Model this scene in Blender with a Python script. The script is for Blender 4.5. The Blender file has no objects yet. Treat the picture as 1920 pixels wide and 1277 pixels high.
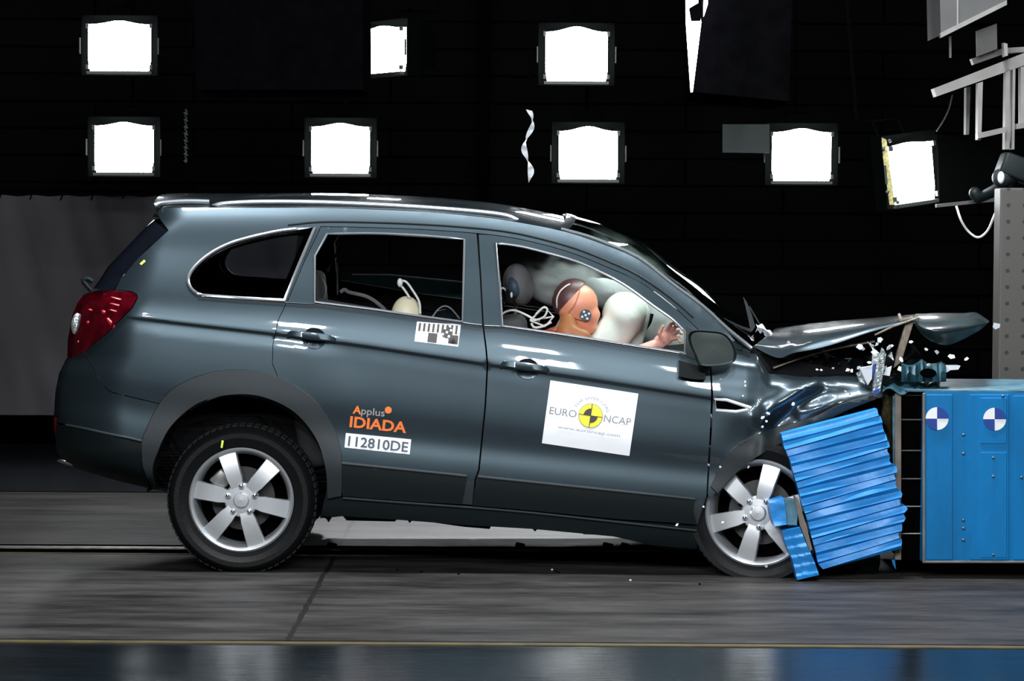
import bpy, bmesh, math, random
import numpy as np
from mathutils import Vector, Matrix, noise
from mathutils.geometry import delaunay_2d_cdt
random.seed(7)
C = bpy.context.scene.collection
SC = bpy.context.scene
# ------------------------------------------------------------------ camera
FPX, W_, H_ = 5200.0, 1920.0, 1277.0
CAM = Vector((2.4, -13.0, 1.63))
cam_d = bpy.data.cameras.new('camera'); cam = bpy.data.objects.new('camera', cam_d); C.objects.link(cam)
cam_d.sensor_width = 36; cam_d.lens = FPX / W_ * 36; cam_d.clip_end = 200
PITCH = math.atan(211.0 / FPX)
ROLL = math.radians(0.35)
RM = Matrix.Rotation(math.pi/2 - PITCH, 3, 'X') @ Matrix.Rotation(ROLL, 3, 'Z')
cam.matrix_world = Matrix.Translation(CAM) @ RM.to_4x4()
SC.camera = cam
# ------------------------------------------------------------------ world and exposure
w = bpy.data.worlds.new('world'); SC.world = w; w.use_nodes = True
w.node_tree.nodes['Background'].inputs[0].default_value = (.35, .42, .5, 1)
w.node_tree.nodes['Background'].inputs[1].default_value = .012
SC.view_settings.view_transform = 'Standard'; SC.view_settings.look = 'None'
SC.view_settings.exposure = 0.0; SC.view_settings.gamma = 1.0
SC.view_settings.use_curve_mapping = False
# ------------------------------------------------------------------ lamps of the hall (camera side banks and overhead), plus an added light
def area(name, loc, target, sx, sy, power, col=(1, 1, 1), spread=180):
    l = bpy.data.lights.new(name, 'AREA'); l.shape = 'RECTANGLE'; l.size = sx; l.size_y = sy
    l.energy = power; l.color = col; l.spread = math.radians(spread)
    o = bpy.data.objects.new(name, l); C.objects.link(o); o.location = loc
    o.rotation_euler = (Vector(target) - Vector(loc)).to_track_quat('-Z', 'Y').to_euler()
    return o
COOL = (.93, .97, 1.0)
for X in (-.35, 1.15, 3.05, 4.45):
    for Z in (3.4, 4.55):
        area('bank_light', (X, -8.0, Z), (2.2 + .35*(X-2), 0, .9), .42, .36, 96, COOL)
for X in (.6, 2.4, 4.0):
    area('overhead_light', (X, -.6, 5.2), (X, .6, 0), 1.1, .4, 185, COOL)
def spot(name, loc, target, power, size, blend, col=COOL, rad=.15):
    l = bpy.data.lights.new(name, 'SPOT'); l.energy = power; l.spot_size = math.radians(size)
    l.spot_blend = blend; l.color = col; l.shadow_soft_size = rad
    o = bpy.data.objects.new(name, l); C.objects.link(o); o.location = loc
    o.rotation_euler = (Vector(target) - Vector(loc)).to_track_quat('-Z', 'Y').to_euler()
area('overhead_light', (4.7, .9, 4.7), (3.0, .9, 1.0), 1.1, .5, 190, COOL)  # added light, brightens the air bags through the windscreen
spot('far_side_light', (2.45, 5.5, 4.4), (2.5, 2.3, 0), 3700, 30, .35)

# ------------------------------------------------------------------ helpers
def P(px, py, Y):
    d = RM @ Vector((px - W_/2, -(py - H_/2), -FPX))
    t = (Y - CAM.y) / d.y
    return CAM + d * t
def PZ(px, py, Z=0.0):
    d = RM @ Vector((px - W_/2, -(py - H_/2), -FPX))
    return CAM + d * ((Z - CAM.z) / d.z)

def new_mat(name):
    m = bpy.data.materials.new(name); m.use_nodes = True
    return m, m.node_tree, m.node_tree.nodes['Principled BSDF']
def mat(name, col, rough=.5, metal=0., coat=0., coat_rough=.03, spec=.5, noise_amt=0., noise_scale=8., bump=0., bump_scale=60., sheen=0., stretch=(1, 1, 1)):
    m, nt, b = new_mat(name)
    b.inputs['Base Color'].default_value = (*col, 1); b.inputs['Roughness'].default_value = rough
    b.inputs['Metallic'].default_value = metal; b.inputs['Coat Weight'].default_value = coat
    b.inputs['Coat Roughness'].default_value = coat_rough
    b.inputs['Specular IOR Level'].default_value = spec
    tc = nt.nodes.new('ShaderNodeTexCoord'); mp = nt.nodes.new('ShaderNodeMapping')
    mp.inputs['Scale'].default_value = stretch
    nt.links.new(tc.outputs['Object'], mp.inputs[0])
    n = nt.nodes.new('ShaderNodeTexNoise'); n.inputs['Scale'].default_value = noise_scale; n.inputs['Detail'].default_value = 6
    nt.links.new(mp.outputs[0], n.inputs['Vector'])
    r = nt.nodes.new('ShaderNodeValToRGB')
    a = max(noise_amt, .02)
    r.color_ramp.elements[0].position = .3; r.color_ramp.elements[1].position = .7
    r.color_ramp.elements[0].color = (*[c*(1-a) for c in col], 1)
    r.color_ramp.elements[1].color = (*[min(1, c*(1+a)) for c in col], 1)
    nt.links.new(n.outputs['Fac'], r.inputs[0]); nt.links.new(r.outputs[0], b.inputs['Base Color'])
    if bump:
        n2 = nt.nodes.new('ShaderNodeTexNoise'); n2.inputs['Scale'].default_value = bump_scale; n2.inputs['Detail'].default_value = 4
        nt.links.new(mp.outputs[0], n2.inputs['Vector'])
        bp = nt.nodes.new('ShaderNodeBump'); bp.inputs['Strength'].default_value = bump; bp.inputs['Distance'].default_value = .02
        nt.links.new(n2.outputs['Fac'], bp.inputs['Height']); nt.links.new(bp.outputs[0], b.inputs['Normal'])
    return m
def emat(name, col, s):
    m, nt, b = new_mat(name)
    b.inputs['Base Color'].default_value = (*col, 1)
    b.inputs['Emission Color'].default_value = (*col, 1); b.inputs['Emission Strength'].default_value = s
    return m
def glass(name, tint, refl=.08, rough=.02, gloss=(1, 1, 1)):
    m = bpy.data.materials.new(name); m.use_nodes = True; nt = m.node_tree; nt.nodes.clear()
    o = nt.nodes.new('ShaderNodeOutputMaterial'); mx = nt.nodes.new('ShaderNodeMixShader')
    t = nt.nodes.new('ShaderNodeBsdfTransparent'); g = nt.nodes.new('ShaderNodeBsdfGlossy')
    f = nt.nodes.new('ShaderNodeFresnel'); f.inputs[0].default_value = 1.5
    ad = nt.nodes.new('ShaderNodeMath'); ad.operation = 'ADD'; ad.inputs[1].default_value = refl; ad.use_clamp = True
    t.inputs[0].default_value = (*tint, 1); g.inputs[0].default_value = (*gloss, 1); g.inputs[1].default_value = rough
    nt.links.new(f.outputs[0], ad.inputs[0]); nt.links.new(ad.outputs[0], mx.inputs[0])
    nt.links.new(t.outputs[0], mx.inputs[1]); nt.links.new(g.outputs[0], mx.inputs[2]); nt.links.new(mx.outputs[0], o.inputs[0])
    return m

M = dict(
    paint=mat('slate_blue_paint', (.032, .049, .060), .36, .68, 1.0, .035, noise_amt=.06, noise_scale=3),
    plastic=mat('grey_plastic', (.020, .026, .029), .5, 0, 0, .2, spec=.25, bump=.012, bump_scale=200),
    plastic_dark=mat('dark_plastic', (.005, .009, .010), .5, 0, 0, .2, spec=.2, bump=.012, bump_scale=120),
    black=mat('matt_black', (.0012, .0012, .0015), .9, noise_amt=.3, spec=0.),
    interior=mat('interior_trim', (.005, .005, .006), .8, spec=.15),
    rubber=mat('tyre_rubber', (.004, .0045, .005), .6, bump=.1, bump_scale=90, spec=.2),
    tread=mat('tyre_tread_rubber', (.007, .008, .0085), .7, bump=.3, bump_scale=60, spec=.2),
    alloy=mat('silver_alloy', (.52, .54, .56), .36, .55, .4, .1),
    alloy_rim=mat('rim_barrel_alloy', (.5, .52, .54), .4, .6),
    chrome=mat('chrome', (.75, .78, .82), .12, 1.0),
    satin=mat('satin_trim', (.26, .28, .30), .25, .7),
    steel=mat('bare_steel', (.22, .22, .21), .4, .7, noise_amt=.3, noise_scale=20),
    disc=mat('brake_disc_iron', (.035, .035, .035), .45, .5), white=mat('white_vinyl', (.86, .87, .9), .5),
    ink=mat('grey_ink', (.22, .24, .26), .6), ink2=mat('pale_ink', (.33, .34, .38), .6),
    blackink=mat('black_ink', (.03, .025, .02), .5),
    yellow=mat('yellow_ink', (.9, .78, .03), .5), orange=mat('orange_ink', (.95, .20, .03), .5),
    navy=mat('navy_ink', (.03, .05, .08), .5), greyfoil=mat('grey_foil', (.33, .31, .31), .4),
    lime=mat('lime_chalk', (.75, .95, .1), .6),
    blue=mat('barrier_blue', (.0, .15, .39), .5, 0, 0, .3, spec=.25, noise_amt=.16, noise_scale=5, bump=.04, bump_scale=30, stretch=(1, 1, .4)),
    blue_foil=mat('honeycomb_blue', (.012, .22, .60), .38, .1, .1, .3, noise_amt=.12, noise_scale=10, bump=.08, bump_scale=25),
    blue_top=mat('weathered_blue', (.06, .16, .22), .45, .1, noise_amt=.5, noise_scale=14),
    teal=mat('scuffed_teal', (.05, .15, .20), .4, .1, .2, .2, noise_amt=.5, noise_scale=18),
    targetblue=mat('target_blue', (.004, .045, .27), .5),
    red=mat('tail_lamp_red', (.055, .001, .004), .12, 0, 1.0, .02, noise_amt=.55, noise_scale=14),
    redlit=mat('tail_lamp_bright_red', (.35, .008, .012), .2, 0, 1, .03),
    clear=mat('reverse_lens', (.45, .5, .5), .12, .6, 1, .03, noise_amt=.6, noise_scale=70, bump=.6, bump_scale=60),
    airbag=mat('airbag_fabric', (.62, .62, .57), .8, bump=.05, bump_scale=20),
    airbag_shade=mat('airbag_white', (.60, .58, .58), .8, bump=.3, bump_scale=9),
    skin=mat('salmon_vinyl', (.72, .27, .17), .42, noise_amt=.08), skin_dark=mat('tan_vinyl', (.46, .17, .06), .5),
    skin_pink=mat('pink_vinyl', (.68, .33, .27), .5, noise_amt=.1), capbrown=mat('brown_cap', (.08, .03, .03), .4),
    shirt=mat('dummy_clothing', (.50, .06, .015), .8, noise_amt=.2),
    cream=mat('cream_shell', (.78, .72, .52), .5), cable=mat('white_cable', (.75, .76, .72), .4),
    seat=mat('seat_cloth', (.030, .030, .033), .85, bump=.1, bump_scale=200), seatgrey=mat('headrest_grey', (.10, .10, .105), .8),
    headblue=mat('headrest_blue', (.03, .055, .08), .6),
    shard=mat('pale_plastic', (.7, .72, .75), .35), bronze=mat('scratched_metal', (.30, .25, .2), .35, .6, noise_amt=.4, noise_scale=30),
    beam=mat('galvanised_beam', (.17, .165, .155), .5, .2, noise_amt=.15), cab=mat('grey_cabinet', (.04, .04, .04), .6, noise_amt=.1),
    housing=mat('lamp_housing', (.0012, .0014, .0014), .9, spec=0.), lampframe=mat('lamp_frame', (.07, .075, .07), .5, .3),
    olive=mat('aged_honeycomb', (.16, .14, .07), .5, .3, noise_amt=.4, noise_scale=40),
    tan=mat('edge_strip', (.17, .145, .12), .5, .2, noise_amt=.2, noise_scale=12),
    plate=mat('green_grey_plate', (.025, .038, .036), .6),
    sheet=glass('windscreen_glass', (.72, .86, .80), .10), tint=glass('privacy_glass', (.72, .74, .76), .0, .02),
    backglass=mat('rear_glass', (.004, .005, .008), .04, 0, 1, .02), mirrorglass=mat('mirror_glass', (.09, .11, .105), .12, .3),
    glow=emat('flood_lens', (.95, .98, 1.0), 26.0), glow2=emat('lit_side_glow', (.93, .96, 1.0), 9.0),
)

def tag(o, label=None, cat=None, group=None, kind=None):
    if label: o['label'] = label
    if cat: o['category'] = cat
    if group: o['group'] = group
    if kind: o['kind'] = kind
    return o
def empty(name, loc, label, cat, group=None):
    o = bpy.data.objects.new(name, None); C.objects.link(o); o.location = loc; o.empty_display_size = .1
    return tag(o, label, cat, group)
def link(name, me, m, parent=None):
    o = bpy.data.objects.new(name, me); C.objects.link(o)
    if m: me.materials.append(m)
    if parent:
        o.parent = parent
        mw = parent.matrix_basis.copy() if parent.parent is None else parent.parent.matrix_basis @ parent.matrix_basis
        T = Matrix.Translation(-absloc(parent))
        me.transform(T)
    return o
LOCS = {}
def absloc(o):
    v = Vector(o.location)
    while o.parent: o = o.parent; v = v + Vector(o.location)
    return v
def build(name, bm, m, parent=None, smooth=True, angle=40, origin=None):
    bm.normal_update()
    me = bpy.data.meshes.new(name)
    if smooth:
        for f in bm.faces: f.smooth = True
        a = math.radians(angle)
        for e in bm.edges:
            if len(e.link_faces) == 2:
                if e.calc_face_angle(0) > a: e.smooth = False
    cn = None
    if 'an' in bm.verts.layers.float_vector and 'af' in bm.faces.layers.int:
        an = bm.verts.layers.float_vector['an']; af = bm.faces.layers.int['af']; cn = []
        for f in bm.faces:
            for l in f.loops: cn.append(tuple(l.vert[an]) if f[af] == 1 else tuple(f.normal))
    bm.to_mesh(me); bm.free()
    if cn: me.normals_split_custom_set(cn)
    o = link(name, me, m, parent)
    if parent is None:
        c = Vector(origin) if origin is not None else None
        if c is None and len(me.vertices):
            xs = [v.co for v in me.vertices]
            c = Vector(((min(v.x for v in xs)+max(v.x for v in xs))/2, (min(v.y for v in xs)+max(v.y for v in xs))/2, min(v.z for v in xs)))
        if c is not None:
            me.transform(Matrix.Translation(-c)); o.location = c
    return o
def box(bm, c, s, rot=None, bev=0.):
    r = bmesh.ops.create_cube(bm, size=1.0)
    vs = r['verts']
    bmesh.ops.scale(bm, vec=Vector(s), verts=vs)
    if bev:
        es = list({e for v in vs for e in v.link_edges})
        rb = bmesh.ops.bevel(bm, geom=es, offset=bev, segments=3, affect='EDGES', profile=.5)
        vs = list({v for f in rb['faces'] for v in f.verts} | {v for v in vs if v.is_valid})
    if rot is not None: bmesh.ops.transform(bm, matrix=rot.to_4x4(), verts=vs)
    bmesh.ops.translate(bm, vec=Vector(c), verts=vs)
    return vs
def tube(bm, pts, r, seg=8, closed=False, flat=1.0):
    f0 = len(bm.faces)
    pts = [Vector(p) for p in pts]; n = len(pts); rings = []
    prev = None
    for i, p in enumerate(pts):
        a = pts[(i-1) % n] if (i > 0 or closed) else p
        b = pts[(i+1) % n] if (i < n-1 or closed) else p
        t = (b - a).normalized()
        if prev is None:
            u = t.cross(Vector((0, 1, 0)));  u = u if u.length > .1 else t.cross(Vector((0, 0, 1)))
        else: u = prev - t * prev.dot(t)
        u.normalize(); prev = u; v = t.cross(u)
        rr = r[i] if isinstance(r, (list, tuple)) else r
        rings.append([bm.verts.new(p + u*rr*math.cos(2*math.pi*k/seg) + v*rr*flat*math.sin(2*math.pi*k/seg)) for k in range(seg)])
    m_ = n if closed else n-1
    for i in range(m_):
        A, B = rings[i], rings[(i+1) % n]
        for k in range(seg): bm.faces.new((A[k], A[(k+1) % seg], B[(k+1) % seg], B[k]))
    if not closed:
        bm.faces.new(rings[0][::-1]); bm.faces.new(rings[-1])
def cr(pts, n=6, closed=False):
    """smooth a polyline (Catmull-Rom), any dimension"""
    pts = [np.array(p, float) for p in pts]; N = len(pts); out = []
    for i in range(N if closed else N-1):
        p1 = pts[i]; p2 = pts[(i+1) % N]
        p0 = pts[(i-1) % N] if (closed or i > 0) else 2*p1 - p2
        p3 = pts[(i+2) % N] if (closed or i < N-2) else 2*p2 - p1
        for k in range(n):
            t = k/n
            out.append(.5*((2*p1)+(-p0+p2)*t+(2*p0-5*p1+4*p2-p3)*t*t+(-p0+3*p1-3*p2+p3)*t**3))
    if not closed: out.append(pts[-1])
    return [tuple(o) for o in out]
def dens(poly, step=8, closed=True):
    out = []; n = len(poly)
    for i in range(n if closed else n-1):
        a = poly[i]; b = poly[(i+1) % n]
        L = math.hypot(b[0]-a[0], b[1]-a[1]); k = max(1, int(round(L/step)))
        for j in range(k): out.append((a[0]+(b[0]-a[0])*j/k, a[1]+(b[1]-a[1])*j/k))
    if not closed: out.append(poly[-1])
    return out
def inside(p, poly):
    x, y = p; c = False; n = len(poly); j = n-1
    for i in range(n):
        xi, yi = poly[i]; xj, yj = poly[j]
        if (yi > y) != (yj > y) and x < (xj-xi)*(y-yi)/(yj-yi)+xi: c = not c
        j = i
    return c
def dedupe(poly):
    out = []
    for p in poly:
        if not out or math.hypot(p[0]-out[-1][0], p[1]-out[-1][1]) > .25: out.append((float(p[0]), float(p[1])))
    if math.hypot(out[0][0]-out[-1][0], out[0][1]-out[-1][1]) < .25: out.pop()
    return out
def inset(poly, d):
    A = sum(poly[i][0]*poly[(i+1) % len(poly)][1]-poly[(i+1) % len(poly)][0]*poly[i][1] for i in range(len(poly)))
    s = 1 if A > 0 else -1; out = []; n = len(poly)
    for i in range(n):
        a = poly[i-1]; b = poly[i]; c = poly[(i+1) % n]
        n1 = Vector((-(b[1]-a[1]), b[0]-a[0])).normalized(); n2 = Vector((-(c[1]-b[1]), c[0]-b[0])).normalized()
        m_ = (n1+n2); 
        if m_.length < .2: m_ = n1
        m_.normalize(); k = min(2.0, 1/max(.4, m_.dot(n1)))
        out.append((b[0]+s*m_.x*d*k, b[1]+s*m_.y*d*k))
    return out
def mirror_pt(p):
    return Vector((p.x, 1.86-p.y, p.z + .035*(1.86-2*p.y)))
def panel_bm(outline, holes, fn, step=9., flange=.022, gap=0., dstep=7, mirror=False, feat=None):
    outline = dedupe(dens(dedupe(outline), dstep))
    if gap: outline = inset(outline, gap)
    holes = [dedupe(dens(dedupe(h), dstep)) for h in holes]
    vs = []; es = []
    for lp in [outline]+holes:
        b = len(vs); vs += lp; n = len(lp); es += [(b+i, b+(i+1) % n) for i in range(n)]
    nb = len(vs); B = np.array(vs)
    x0, y0 = np.array(outline).min(0); x1, y1 = np.array(outline).max(0)
    for lp in (feat or []):
        prev = None
        for q in dens(lp, step, False):
            if np.min((B[:, 0]-q[0])**2+(B[:, 1]-q[1])**2) > 4 and inside(q, outline) and not any(inside(q, h) for h in holes):
                vs.append(q)
                if prev is not None: es.append((prev, len(vs)-1))
                prev = len(vs)-1
            else: prev = None
    if feat: B = np.array(vs)
    j = 0; y = y0+step/2
    while y < y1:
        x = x0 + (step/2 if j % 2 else 0)
        while x < x1:
            if np.min((B[:, 0]-x)**2+(B[:, 1]-y)**2) > (step*.55)**2 and inside((x, y), outline) and not any(inside((x, y), h) for h in holes):
                vs.append((x, y))
            x += step
        y += step*.87; j += 1
    r = delaunay_2d_cdt([Vector(v) for v in vs], es, [], 0, 1e-4)
    V, F = r[0], r[2]
    bm = bmesh.new(); bv = []
    for v in V:
        p = P(v.x, v.y, fn(v.x, v.y))
        bv.append(bm.verts.new(mirror_pt(p) if mirror else p))
    for f in F:
        cx = sum(V[i].x for i in f)/len(f); cy = sum(V[i].y for i in f)/len(f)
        if inside((cx, cy), outline) and not any(inside((cx, cy), h) for h in holes):
            idx = f
            a, b2, c = [V[i] for i in f[:3]]
            cross = (b2.x-a.x)*(c.y-a.y)-(b2.y-a.y)*(c.x-a.x)
            if (cross > 0) != mirror: idx = list(reversed(f))
            try: bm.faces.new([bv[i] for i in idx])
            except ValueError: pass
    for v in [v for v in bm.verts if not v.link_faces]: bm.verts.remove(v)
    an = bm.verts.layers.float_vector.new('an'); af = bm.faces.layers.int.new('af')
    def PP(x, y):
        p = P(x, y, fn(x, y)); return mirror_pt(p) if mirror else p
    for v, q in zip(V, bv):
        if q.is_valid:
            nn = (PP(v.x+1.2, v.y)-PP(v.x-1.2, v.y)).cross(PP(v.x, v.y-1.2)-PP(v.x, v.y+1.2))
            if (nn.y > 0) != mirror: nn = -nn
            q[an] = nn.normalized()
    front = list(bm.faces)
    if flange:
        be = [e for e in bm.edges if len(e.link_faces) == 1]
        g = bmesh.ops.extrude_edge_only(bm, edges=be)
        nv = [x for x in g['geom'] if isinstance(x, bmesh.types.BMVert)]
        bmesh.ops.translate(bm, vec=Vector((0, -flange if mirror else flange, 0)), verts=nv)
        for e in be: e.smooth = False
    for f in bm.faces: f[af] = 0
    for f in front: f[af] = 1
    return bm
def offc(c, d): return [(x, y+d) for x, y in c]
FEAT = []
def panel(name, outline, holes, fn, m, parent, both=False, **k):
    if fn is sd and 'feat' not in k: k['feat'] = FEAT
    o = build(name, panel_bm(outline, holes, fn, **k), m, parent, angle=28)
    if both:
        build(name, panel_bm(outline, holes, fn, mirror=True, **dict(k, step=22., dstep=14)), m, parent, angle=28)
    return o
def grid_bm(rows, bm=None, flip=False, thick=0):
    bm = bm or bmesh.new(); G = [[bm.verts.new(p) for p in r] for r in rows]
    for i in range(len(G)-1):
        for j in range(len(G[i])-1):
            q = (G[i][j], G[i][j+1], G[i+1][j+1], G[i+1][j])
            bm.faces.new(q[::-1] if flip else q)
    if thick:
        bmesh.ops.solidify(bm, geom=bm.faces[:], thickness=thick)
    return bm
def prism(bm, poly, Y0, Y1, conv=None):
    """closed prism from an outline in picture coordinates between two depths (true shape kept)"""
    a = [P(x, y, Y0) for x, y in poly]; A = [bm.verts.new(p) for p in a]
    Bv = [bm.verts.new(Vector((p.x, Y1, p.z))) for p in a]
    n = len(poly)
    fs = []
    fs.append(bm.faces.new(A)); fs.append(bm.faces.new(Bv[::-1]))
    for i in range(n): fs.append(bm.faces.new((A[i], Bv[i], Bv[(i+1) % n], A[(i+1) % n])))
    bmesh.ops.recalc_face_normals(bm, faces=fs)
def ell(bm, c, r, rot=None, seg=24):
    g = bmesh.ops.create_uvsphere(bm, u_segments=seg, v_segments=seg//2, radius=1)
    mx = Matrix.Translation(Vector(c)) @ (rot.to_4x4() if rot is not None else Matrix.Identity(4)) @ Matrix.Diagonal((*r, 1))
    bmesh.ops.transform(bm, matrix=mx, verts=g['verts'])
def caps(bm, p0, r0, p1, r1, seg=16):
    p0 = Vector(p0); p1 = Vector(p1); d = p1-p0; L = d.length; t = d.normalized()
    u = t.orthogonal().normalized(); v = t.cross(u); rings = []
    prof = []
    for k in range(5): a = math.pi/2*(1-k/4); prof.append((-math.sin(a)*r0, max(.0005, math.cos(a)*r0)))
    for k in range(5): a = math.pi/2*k/4; prof.append((L+math.sin(a)*r1, max(.0005, math.cos(a)*r1)))
    for s, r in prof: rings.append([bm.verts.new(p0+t*s+(u*math.cos(2*math.pi*k/seg)+v*math.sin(2*math.pi*k/seg))*r) for k in range(seg)])
    for i in range(len(rings)-1):
        for k in range(seg): bm.faces.new((rings[i][k], rings[i][(k+1) % seg], rings[i+1][(k+1) % seg], rings[i+1][k]))
    bm.faces.new(rings[0][::-1]); bm.faces.new(rings[-1])
def remeshed(name, bm, m, parent, vox, smooth_it=4, origin=None):
    me = bpy.data.meshes.new('tmp'); bmesh.ops.recalc_face_normals(bm, faces=bm.faces); bm.to_mesh(me); bm.free()
    o = bpy.data.objects.new('tmp', me); C.objects.link(o)
    r = o.modifiers.new('r', 'REMESH'); r.mode = 'VOXEL'; r.voxel_size = vox
    s = o.modifiers.new('s', 'SMOOTH'); s.iterations = smooth_it; s.factor = .5
    dg = bpy.context.evaluated_depsgraph_get(); m2 = bpy.data.meshes.new_from_object(o.evaluated_get(dg))
    bpy.data.objects.remove(o); bpy.data.meshes.remove(me)
    b2 = bmesh.new(); b2.from_mesh(m2); bpy.data.meshes.remove(m2)
    return build(name, b2, m, parent, angle=180, origin=origin)
def text2d(s, bold=0.0, spacing=1.0):
    cu = bpy.data.curves.new('t', 'FONT'); cu.body = s; cu.size = 1; cu.resolution_u = 3; cu.offset = bold; cu.space_character = spacing
    o = bpy.data.objects.new('t', cu); C.objects.link(o)
    dg = bpy.context.evaluated_depsgraph_get(); me = bpy.data.meshes.new_from_object(o.evaluated_get(dg))
    V = [(v.co.x, v.co.y) for v in me.vertices]; F = [list(p.vertices) for p in me.polygons]
    bpy.data.objects.remove(o); bpy.data.curves.remove(cu); bpy.data.meshes.remove(me)
    return V, F
def put_text(bm, s, x0, y0, width, height, ang, fn, off=.004, bold=0., bend=None):
    """text with its baseline start at (x0,y0), running along ang (deg, clockwise)"""
    V, F = text2d(s, bold); xs = [v[0] for v in V]; X0, X1 = min(xs), max(xs); cap = .73
    a = math.radians(ang); ca, sa = math.cos(a), math.sin(a); bv = []
    for x, y in V:
        u = (x-X0)/(X1-X0)*width; v = y/cap*height
        if bend:
            cx, cy, R, a0, a1 = bend; th = math.radians(a0+(a1-a0)*u/width); r = R+v
            px, py = cx+r*math.sin(th), cy-r*math.cos(th)
        else: px, py = x0+u*ca+v*sa, y0+u*sa-v*ca
        bv.append(bm.verts.new(P(px, py, fn(px, py)-off)))
    for f in F:
        try: bm.faces.new([bv[i] for i in f])
        except ValueError: pass
def disc2d(cx, cy, r, n=40, a0=0, a1=360):
    return [(cx+r*math.cos(math.radians(a0+(a1-a0)*k/n)), cy+r*math.sin(math.radians(a0+(a1-a0)*k/n))) for k in range(n + (0 if a1-a0 == 360 else 1))]
def rotp(c, pts, ang):
    a = math.radians(ang); return [(c[0]+x*math.cos(a)-y*math.sin(a), c[1]+x*math.sin(a)+y*math.cos(a)) for x, y in pts]
def decal(name, outline, fn, m, parent, off=.002, step=14, flange=.001):
    return build(name, panel_bm(outline, [], lambda x, y: fn(x, y)-off, step=step, dstep=12, flange=flange), m, parent)
def decal_add(bm, outline, fn, off):
    b = panel_bm(outline, [], lambda x, y: fn(x, y)-off, step=10, dstep=8, flange=0)
    me = bpy.data.meshes.new('t'); b.to_mesh(me); b.free(); bm.from_mesh(me); bpy.data.meshes.remove(me)

# ================================================================== THE HALL
def floor_mat(name, base, rough, amt, seam=False, spec=.5):
    m, nt, b = new_mat(name); L = nt.links
    tc = nt.nodes.new('ShaderNodeTexCoord'); mp = nt.nodes.new('ShaderNodeMapping'); mp.inputs['Scale'].default_value = (.55, 2.2, 1)
    L.new(tc.outputs['Object'], mp.inputs[0])
    n = nt.nodes.new('ShaderNodeTexNoise'); n.inputs['Scale'].default_value = 2.6; n.inputs['Detail'].default_value = 9; n.inputs['Roughness'].default_value = .62
    L.new(mp.outputs[0], n.inputs['Vector'])
    r = nt.nodes.new('ShaderNodeValToRGB'); r.color_ramp.elements[0].position = .32; r.color_ramp.elements[1].position = .68
    r.color_ramp.elements[0].color = (*[c*(1-amt) for c in base], 1); r.color_ramp.elements[1].color = (*[c*(1+amt) for c in base], 1)
    L.new(n.outputs['Fac'], r.inputs[0])
    n2 = nt.nodes.new('ShaderNodeTexNoise'); n2.inputs['Scale'].default_value = 14; n2.inputs['Detail'].default_value = 8
    L.new(mp.outputs[0], n2.inputs['Vector'])
    mx = nt.nodes.new('ShaderNodeMix'); mx.data_type = 'RGBA'; mx.blend_type = 'MULTIPLY'; mx.inputs[0].default_value = .5
    L.new(r.outputs[0], mx.inputs[6]); r2 = nt.nodes.new('ShaderNodeValToRGB')
    r2.color_ramp.elements[0].position = .35; r2.color_ramp.elements[0].color = (.55, .55, .55, 1); r2.color_ramp.elements[1].position = .6
    L.new(n2.outputs['Fac'], r2.inputs[0]); L.new(r2.outputs[0], mx.inputs[7])
    out = mx.outputs[2]
    if seam:   # saw cuts between the concrete slabs, running across the track
        sp = nt.nodes.new('ShaderNodeSeparateXYZ'); L.new(tc.outputs['Object'], sp.inputs[0])
        cur = out
        for x0 in (-7.2, -1.46, 4.4):
            nn = nt.nodes.new('ShaderNodeTexNoise'); nn.inputs['Scale'].default_value = 6; L.new(tc.outputs['Object'], nn.inputs['Vector'])
            s = nt.nodes.new('ShaderNodeMath'); s.operation = 'MULTIPLY_ADD'; s.inputs[1].default_value = .03; L.new(nn.outputs['Fac'], s.inputs[0]); L.new(sp.outputs[0], s.inputs[2])
            d = nt.nodes.new('ShaderNodeMath'); d.operation = 'COMPARE'; d.inputs[1].default_value = x0; d.inputs[2].default_value = .012; L.new(s.outputs[0], d.inputs[0])
            q = nt.nodes.new('ShaderNodeMix'); q.data_type = 'RGBA'; L.new(d.outputs[0], q.inputs[0]); L.new(cur, q.inputs[6]); q.inputs[7].default_value = (.008, .008, .008, 1)
            cur = q.outputs[2]
        out = cur
    L.new(out, b.inputs['Base Color'])
    rr = nt.nodes.new('ShaderNodeMapRange'); rr.inputs[3].default_value = rough*.8; rr.inputs[4].default_value = rough*1.3
    L.new(n2.outputs['Fac'], rr.inputs[0]); L.new(rr.outputs[0], b.inputs['Roughness'])
    b.inputs['Specular IOR Level'].default_value = spec
    bp = nt.nodes.new('ShaderNodeBump'); bp.inputs['Strength'].default_value = .06; bp.inputs['Distance'].default_value = .02
    L.new(n2.outputs['Fac'], bp.inputs['Height']); L.new(bp.outputs[0], b.inputs['Normal'])
    return m
YN, YF = -2.12, 3.9
def slab(name, x0, x1, y0, y1, z0, z1, m):
    bm = bmesh.new(); box(bm, ((x0+x1)/2, (y0+y1)/2, (z0+z1)/2), (x1-x0, y1-y0, z1-z0))
    o = build(name, bm, m, smooth=False); o['kind'] = 'structure'; return o
conc = floor_mat('runway_concrete', (.030, .0275, .0265), .5, .8, True, spec=.12)
gloss = floor_mat('dark_polished_floor', (.004, .007, .009), .2, .4, spec=.16)
slab('floor', -8, 14, YN, YF, -.1, 0, conc)
slab('floor_front', -8, 14, -16, YN-.03, -.1, -.004, gloss)
slab('floor_back', -8, 14, YF+.03, 12, -.1, -.004, gloss)
ymat = mat('yellow_line_paint', (.05, .037, .004), .6, noise_amt=.4, noise_scale=9)
slab('trim_1', -8, 14, YN-.085, YN-.03, -.1, 0, ymat)
slab('trim_2', -8, 14, YN-.03, YN, -.1, -.02, M['black'])
slab('trim_3', -8, 14, YF, YF+.03, -.1, .002, M['black'])
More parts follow.
